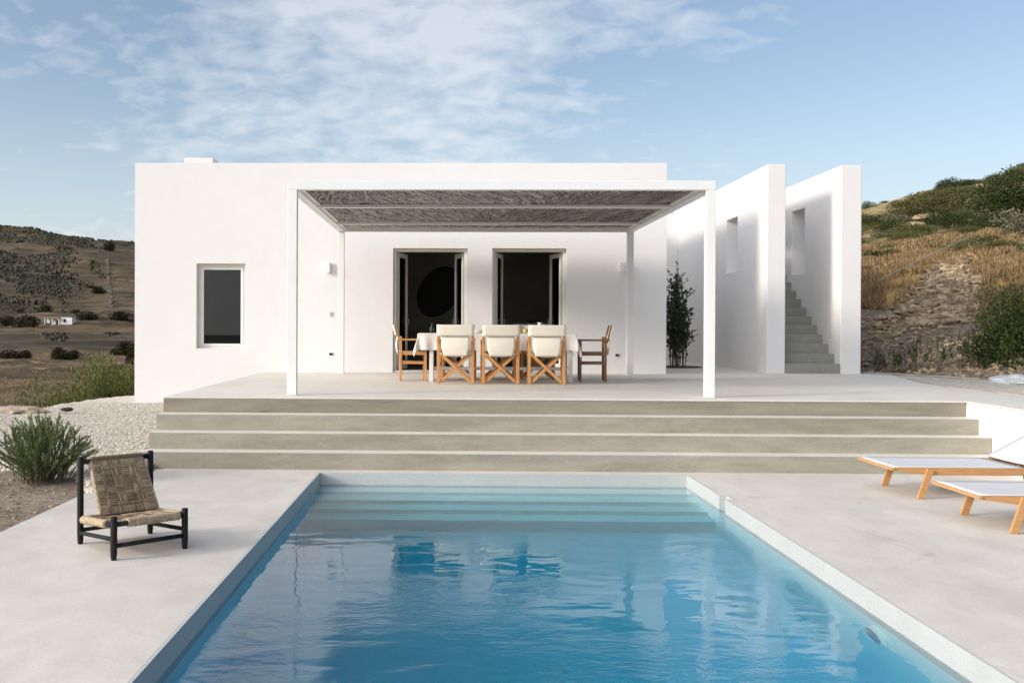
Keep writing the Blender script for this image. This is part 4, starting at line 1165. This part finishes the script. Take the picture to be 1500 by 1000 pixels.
vt = [(82, find_Z(82, 521, 70, 110), 1.30, 1.61, 'wide dark tree standing in the brown field beyond the gravel'), (98, find_Z(98, 521, 72, 112), 0.99, 1.12, 'smaller dark tree merging with the wide one in the brown field'),
      (8, find_Z(8, 528, 67, 105), 1.71, 1.36, 'dark tree at the left picture edge above the brown field'), (30, find_Z(30, 525, 73, 115), 0.99, 0.93, 'low dark tree right of the one at the picture edge'),
      (188, find_Z(188, 513, 76, 120), 1.62, 2.23, 'tall green tree touching the house corner in the valley'), (165, find_Z(165, 515, 78, 122), 1.08, 1.12, 'lower green tree left of the tall one by the house corner'), (190, find_Z(190, 530, 59, 92), 0.72, 1.36, 'dark bush below the tall tree at the house corner'),
      (57, find_Z(57, 462, 232, 362), 2.88, 4.09, 'round dark tree left above the small white farmhouse'), (126, find_Z(126, 470, 228, 356), 4.50, 3.41, 'wide dark tree right of the small white farmhouse'), (105, find_Z(105, 466, 240, 375), 2.70, 3.10, 'dark tree just behind the small white farmhouse'),
      (178, find_Z(178, 470, 216, 337), 4.05, 3.10, 'dark tree on the slope right of the farmhouse near the house wall'), (128, find_Z(128, 428, 280, 437), 4.05, 3.72, 'long dark thicket on the terraced slope above the farmhouse'), (140, find_Z(140, 430, 281, 440), 3.15, 3.10, 'dark thicket right of the long one on the terraced slope'),
      (28, find_Z(28, 480, 209, 327), 4.05, 3.72, 'dark tree left of the small white farmhouse'), (8, find_Z(8, 477, 214, 335), 4.05, 3.10, 'dark tree at the picture edge level with the farmhouse'), (155, find_Z(155, 352, 376, 587), 4.05, 5.58, 'dark tree at the top of the terraced slope')]
for i, (px, Z, s, sz, lab) in enumerate(vt):
    p = at_px(px, Z); bush('valley_tree', TM[i % 3], (p.x, p.y, p.z - .1 * sz), s, i * 1.1, lab, 'tree', 'trees in the valley', sz * 1.0, True, 'crown')
far_scrub()
# stone boundary wall running up the far hill
def far_wall():
    rr = random.Random(2); V = MB()
    pts = []
    for k in range(150):
        q = k / 149; px = 158 - 6 * q; Z = 345 + 190 * q; p = at_px(px, Z)
        V.tube([p + Vector((rr.uniform(-1, 1), 0, -.4)), p + Vector((rr.uniform(-1, 1), 0, rr.uniform(.3, .9)))], [rr.uniform(.35, .8), rr.uniform(.15, .35)], 5)
    tag(V.build('field_wall', M_FARWALL), 'old dry-stone boundary wall climbing straight up the terraced hill', 'wall')
far_wall()
# farmhouse
fp = at_px(84, find_Z(84, 476, 230, 310))
fh = thing('farmhouse', 'tiny white flat-roofed farmhouse far off on the left slope', 'house', (fp.x, fp.y, fp.z - .5)); fh.scale = (.78, .78, .72)
mb = gridslab([.6, 1.6, 2.5, 4.5], [0, 1.2, 2.5, 3.0], holes([(1.6, 2.5, 1.2, 2.5)]), -2, 1.5, 'y'); mb.build('wall', M_WHITE, fh)
mb = MB(); mb.box(1.6, 2.5, -1.95, -1.9, 1.2, 2.5); mb.build('window', M_DARK, fh)
mb = gridslab([-4.4, -3.3, -2.6, -1.2, -.4, .59], [0, 1.9, 2.6], holes([(-3.3, -2.6, -.1, 1.9), (-1.2, -.4, -.1, 1.9)]), -1.2, 1.5, 'y'); mb.build('wall', M_WHITE, fh)
mb = MB(); mb.box(-4.6, .55, -3.2, 1.4, 2.61, 2.95); mb.build('roof', M_STONE, fh)
for x in (-4.5, -2, .3):
    mb = MB(); mb.box(x, x + .25, -3.1, -2.85, 0, 2.6); mb.build('porch_post', M_WHITE, fh)
mb = MB(); mb.box(-3.3, -.4, -1.1, -1.0, 0, 1.9); mb.build('door', M_DARK, fh)

# ---------------------------------------------------------------- right hillside
def pl_rubble():
    px = random.gauss(1378, 26) if random.random() < .5 else random.uniform(1262, 1450)
    Z0 = 18.6 + random.uniform(3.0, 9.6)
    # rubble cone: narrow at the top, wide at the foot
    h_ = (Z0 - 21) / 7
    c = 1388 - 32 * (1 - h_); wd = 24 + 112 * (1 - min(1, max(0, h_))) ** 1.6
    if abs(px - c) > wd * random.uniform(.5, 1): return None
    p = at_px(px, Z0)
    return p + Vector((0, 0, .04)), (1.0 if random.random() < .8 else 1.9)
scatter_stones('rubble', M_RUBBLE, 4600, pl_rubble, .02, .085, 'heap of tumbled flat stones spilling down the bank', 'rubble', .5)
def pl_bank():
    px = random.uniform(1250, 1520); Z0 = 20.0 - (px - 1240) * .016 + random.uniform(.6, 4)
    p = at_px(px, Z0); return p + Vector((0, 0, .01)), 1
scatter_stones('bank_stones', M_RUBBLE, 900, pl_bank, .015, .075, 'loose stones on the bare cut bank', 'stones', .6)
# tufts of straw
def straw(name, n, place, h, label, per=7):
    rr = random.Random(17); V = []; F = []
    c = 0; wk = .0006 if name == 'dry_grass' else .0002
    while c < n:
        p = place(rr)
        if p is None: continue
        c += 1
        for k in range(per):
            d = Vector((rr.gauss(0, .35), rr.gauss(0, .35), 1)); hh = h * rr.uniform(.4, 1.2)
            leafquad(V, F, p + Vector((rr.gauss(0, .06), rr.gauss(0, .06), -.03)), d, hh, .012 + wk * (p.y + 12), rr)
    me = bpy.data.meshes.new(name); me.from_pydata(V, [], F); me.materials.append(M_STRAW)
    o = bpy.data.objects.new(name, me); COL.objects.link(o); stuff(o, label, 'grass')
def pl_straw(rr):
    px = rr.uniform(1235, 1560); Zb = 20.0 - (px - 1240) * .016
    Z = Zb + rr.uniform(4.6, 17)
    if noise.noise(Vector((px * .03, Z * .4, 4))) < -.28: return None
    if Z < Zb + 8 and 1285 < px < 1430 and rr.random() < .93: return None
    return at_px(px, Z)
straw('dry_grass', 15000, pl_straw, .20, 'golden dry grass over the slope above the bank')
def pl_straw2(rr):
    px = rr.uniform(-30, 200); Z = rr.uniform(24, 75) ; p = at_px(px, Z); return p
straw('dry_weeds', 1200, pl_straw2, .2, 'brown dry weeds in the field beyond the gravel', 6)
# hillside bushes
HM = [clump_mesh(61 + k, 3600, .062, M_LEAF_HILL, .75, 8) for k in range(3)] + [clump_mesh(71, 3600, .062, M_LEAF_DARK, .8, 8), clump_mesh(72, 2000, .085, M_LEAF_GREY, .7, 8)]
HM += [clump_mesh(81, 9000, .048, M_LEAF_DARK, .9, 9), clump_mesh(82, 9000, .045, M_LEAF_HILL, .8, 9)]
big = [(1485, 17.9, 1.0, 5, 1.45, 'big dark evergreen bush on the bank at the right picture edge'), (1462, 18.6, .75, 5, 1.05, 'dark bush left of the big evergreen on the bank'),
       (1474, 42, 2.3, 5, 2.2, 'rounded dark-green tree high on the slope at the right'), (1496, 31, 1.3, 4, 1.2, 'grey bush below the rounded dark tree on the slope'),
       (1352, 52, 2.6, 6, 1.5, 'broad mid-green bush on the upper slope right of the tall wall')]
for i, (px, Z, s, k, sz, lab) in enumerate(big):
    p = at_px(px, Z); bush('bush', HM[k], (p.x, p.y, p.z - .15), s, i * 2.0, lab, 'shrub', 'bushes on the right hillside', sz)
rr = random.Random(23); protoH = []
nside = {'left': 0}
names_k = ['rounded mid-green', 'loose yellow-green', 'spreading green', 'dark green', 'grey-green']
cnt = 0; tries = 0
placed = []
while cnt < 150 and tries < 6000:
    tries += 1
    px = rr.uniform(1225, 1560); Zb = 20.0 - (px - 1240) * .016
    d = 11 + 98 * rr.random() ** 1.15; Z = Zb + d
    n_ = noise.noise(Vector((px * .022, math.log(Z) * 5, 11)))
    if d < 17 and rr.random() < .7: continue
    if n_ < .02: continue
    if d > 98 or (px < 1318 and d > 42 and rr.random() < .85): continue
    p = at_px(px, Z)
    s = rr.uniform(.5, 1.15) * (.5 + Z * .013)
    if any((p - q).length < (s + t_) * .45 for q, t_ in placed): continue
    placed.append((p, s))
    k = rr.choice((0, 1, 2, 0, 1, 2, 3, 3, 4))
    row = 'above the dry grass' if d < 22 else ('halfway up' if d < 60 else 'near the skyline')
    side = 'beside the tall wall' if px < 1320 else ('left of the fence post' if px < 1400 else ('above the fence post' if px < 1450 else 'at the right edge'))
    szc = 'small' if s < .9 else ('medium' if s < 1.7 else 'large')
    o = bpy.data.objects.new('hillside_bush', HM[k]); COL.objects.link(o)
    o.location = (p.x, p.y, p.z - .1 * s); o.scale = (s * rr.uniform(.9, 1.3), s, s * rr.uniform(.5, .8)); o.rotation_euler = (0, 0, rr.uniform(0, 6))
    tag(o, f'{szc} {names_k[k]} hillside bush {row}, {side}', 'shrub', f'{names_k[k]} bushes {row} {side}')
    cnt += 1
# stone outcrop low wall by the bushes
rock(at_px(1350, 45) + Vector((0, 0, .35)), .42, 'pale boulder outcrop among the bushes on the right slope', .45, M_RUBBLE)
rock(at_px(1331, 43) + Vector((0, 0, .2)), .3, 'smaller boulder left of the pale outcrop on the right slope', .5, M_RUBBLE)
# fence post and sloping pipe
p0 = at_px(1415, 28.3)
ps = thing('fence_post', 'thin metal post standing above the stone rubble on the right slope', 'post', p0)
mb = MB(); mb.tube([(0, 0, -.3), (0, 0, .62)], .011, 8); mb.build('pole', M_BARK, ps)
mb = MB(); mb.tube([(0, 0, .6), (0, 0, .635)], .018, 8); mb.build('cap', M_BARK, ps)
mb = MB(); a = p0 + Vector((0, 0, .52)); pts = []
for k in range(13):
    q = k / 12; px = 1415 - 150 * q; g_ = at_px(px, 28.3 - 2.4 * q); z = a.z * (1 - q) + (at_px(1265, 25.9).z + .12) * q
    pts.append(Vector((g_.x, g_.y, z)))
pts[0] = a; mb.tube(pts, .010, 6)
tag(mb.build('water_pipe', M_HOSE), 'thin pale pipe running down the slope from the metal post', 'pipe')
# hose and folded sheet at the foot of the bank
pts = []
for k in range(22):
    q = k / 21; x = 7.75 + 1.0 * q + .03 * math.sin(k * 1.9); y = 7.55 - 2.6 * q + .05 * math.sin(k * 1.3)
    pts.append((x, y, T + .022))
mb = MB(); mb.tube(pts, .014, 6); tag(mb.build('garden_hose', M_HOSE, smooth=True), 'pale hose lying along the foot of the bank', 'hose')
bm = bmesh.new(); bmesh.ops.create_icosphere(bm, subdivisions=4, radius=1)
for v in bm.verts:
    n_ = noise.fractal(v.co * 2.2, 1, 2, 4); v.co *= 1 + .22 * n_; v.co.z = max(-.0, v.co.z) * .32
me = bpy.data.meshes.new('plastic_sheet'); bm.to_mesh(me); bm.free(); me.materials.append(M_PALE)
o = bpy.data.objects.new('plastic_sheet', me); COL.objects.link(o); o.location = (8.85, 4.0, T + .005); o.scale = (.38, .5, .42)
tag(o, 'folded pale plastic sheet on the terrace margin at the right picture edge', 'plastic sheet')

# ---------------------------------------------------------------- light
sun = bpy.data.lights.new('sun', 'SUN'); sun.energy = 1.85; sun.angle = R(12.0); sun.color = (1.0, 0.92, 0.83)
so = bpy.data.objects.new('sun', sun); COL.objects.link(so)
ld = Vector((math.cos(SUN_AZ) * math.cos(SUN_EL), math.sin(SUN_AZ) * math.cos(SUN_EL), -math.sin(SUN_EL)))
so.rotation_euler = ld.to_track_quat('-Z', 'Y').to_euler()
w = bpy.data.worlds.new('World'); SC.world = w; w.use_nodes = True
nt = w.node_tree; bg = nt.nodes['Background']
sky = N(nt, 'ShaderNodeTexSky', sky_type='NISHITA'); sky.sun_disc = False
sky.sun_elevation = SUN_EL
sky.sun_rotation = math.atan2(-ld.x, -ld.y)
sky.air_density = 1.0; sky.dust_density = 1.6; sky.ozone_density = 2.2
tc = N(nt, 'ShaderNodeTexCoord'); sp = N(nt, 'ShaderNodeSeparateXYZ'); nt.links.new(tc.outputs['Generated'], sp.inputs[0])
zc = N(nt, 'ShaderNodeMath', operation='MAXIMUM'); nt.links.new(sp.outputs[2], zc.inputs[0]); zc.inputs[1].default_value = 0.0
za = N(nt, 'ShaderNodeMath', operation='ADD'); nt.links.new(zc.outputs[0], za.inputs[0]); za.inputs[1].default_value = 0.28
dx_ = N(nt, 'ShaderNodeMath', operation='DIVIDE'); nt.links.new(sp.outputs[0], dx_.inputs[0]); nt.links.new(za.outputs[0], dx_.inputs[1])
dy_ = N(nt, 'ShaderNodeMath', operation='DIVIDE'); nt.links.new(sp.outputs[1], dy_.inputs[0]); nt.links.new(za.outputs[0], dy_.inputs[1])
cb = N(nt, 'ShaderNodeCombineXYZ'); nt.links.new(dx_.outputs[0], cb.inputs[0]); nt.links.new(dy_.outputs[0], cb.inputs[1])
mp = N(nt, 'ShaderNodeMapping'); mp.inputs['Rotation'].default_value = (0, 0, R(24)); mp.inputs['Scale'].default_value = (1.0, 1.15, 1); nt.links.new(cb.outputs[0], mp.inputs['Vector'])
c1 = noisetex(nt, mp.outputs['Vector'], 2.0, 4, 0.5, 0.2)
c2 = noisetex(nt, mp.outputs['Vector'], 15, 4, 0.5, 0.35)
sm = N(nt, 'ShaderNodeMath', operation='MULTIPLY_ADD'); nt.links.new(c2, sm.inputs[0]); sm.inputs[1].default_value = 0.55; nt.links.new(c1, sm.inputs[2])
# broad patch of cloud ahead and slightly left
dt = N(nt, 'ShaderNodeVectorMath', operation='DOT_PRODUCT'); nt.links.new(tc.outputs['Generated'], dt.inputs[0])
dt.inputs[1].default_value = Vector((-.08, 1, .26)).normalized()
pm = N(nt, 'ShaderNodeMapRange'); pm.inputs['From Min'].default_value = .915; pm.inputs['From Max'].default_value = .995; pm.inputs['To Min'].default_value = -.24; pm.inputs['To Max'].default_value = .09
nt.links.new(dt.outputs['Value'], pm.inputs['Value'])
s2_ = N(nt, 'ShaderNodeMath', operation='ADD'); nt.links.new(sm.outputs[0], s2_.inputs[0]); nt.links.new(pm.outputs[0], s2_.inputs[1])
cm = ramp(nt, s2_.outputs[0], [(0.71, g(0)), (1.06, g(.44))])
hs = N(nt, 'ShaderNodeHueSaturation'); hs.inputs['Saturation'].default_value = 0.86; hs.inputs['Hue'].default_value = 0.499; nt.links.new(sky.outputs[0], hs.inputs['Color'])
dm = mix(nt, 1.0, hs.outputs[0], (0.74, 0.74, 0.74), 'MULTIPLY')
hz = N(nt, 'ShaderNodeMapRange', interpolation_type='SMOOTHSTEP'); hz.inputs['From Min'].default_value = .26; hz.inputs['From Max'].default_value = .0; hz.inputs['To Max'].default_value = .5
nt.links.new(sp.outputs[2], hz.inputs['Value'])
dm = mix(nt, hz.outputs[0], dm, (3.7, 4.0, 4.45))
cc = mix(nt, cm, dm, (4.8, 4.7, 4.65))
# bright haze veil added around the low sun, out of view, for soft fill
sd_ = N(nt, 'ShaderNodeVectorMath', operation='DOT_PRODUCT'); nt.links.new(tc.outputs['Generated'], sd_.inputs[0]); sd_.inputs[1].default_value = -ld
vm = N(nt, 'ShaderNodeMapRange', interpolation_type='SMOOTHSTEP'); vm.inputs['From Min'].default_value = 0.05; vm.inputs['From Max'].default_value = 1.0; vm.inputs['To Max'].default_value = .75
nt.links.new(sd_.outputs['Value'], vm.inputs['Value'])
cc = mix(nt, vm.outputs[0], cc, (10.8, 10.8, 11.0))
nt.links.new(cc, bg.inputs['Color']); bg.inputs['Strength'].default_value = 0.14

# ---------------------------------------------------------------- camera
cam = bpy.data.cameras.new('camera'); co = bpy.data.objects.new('camera', cam); COL.objects.link(co)
co.location = CAM; yaw, roll, pitch = .0243, .0040, -.005
Mx = Matrix.Rotation(yaw, 4, 'Z') @ Matrix.Rotation(PI / 2 + pitch, 4, 'X') @ Matrix.Rotation(roll, 4, 'Z')
co.rotation_euler = Mx.to_euler()
cam.sensor_width = 36; cam.sensor_fit = 'HORIZONTAL'; cam.lens = 36
cam.shift_x = (750 - 623.877) / 1500; cam.shift_y = -(500 - 485.283) / 1500
cam.clip_end = 5000; cam.clip_start = .05
SC.camera = co
SC.view_settings.view_transform = 'Standard'; SC.view_settings.look = 'None'; SC.view_settings.gamma = 1
SC.view_settings.exposure = 0.76
SC.render.engine = 'CYCLES'
cy = SC.cycles; cy.use_denoising = True; cy.max_bounces = 12; cy.transmission_bounces = 8; cy.transparent_max_bounces = 12; cy.diffuse_bounces = 5
cy.caustics_refractive = True; cy.caustics_reflective = False; cy.sample_clamp_indirect = 6
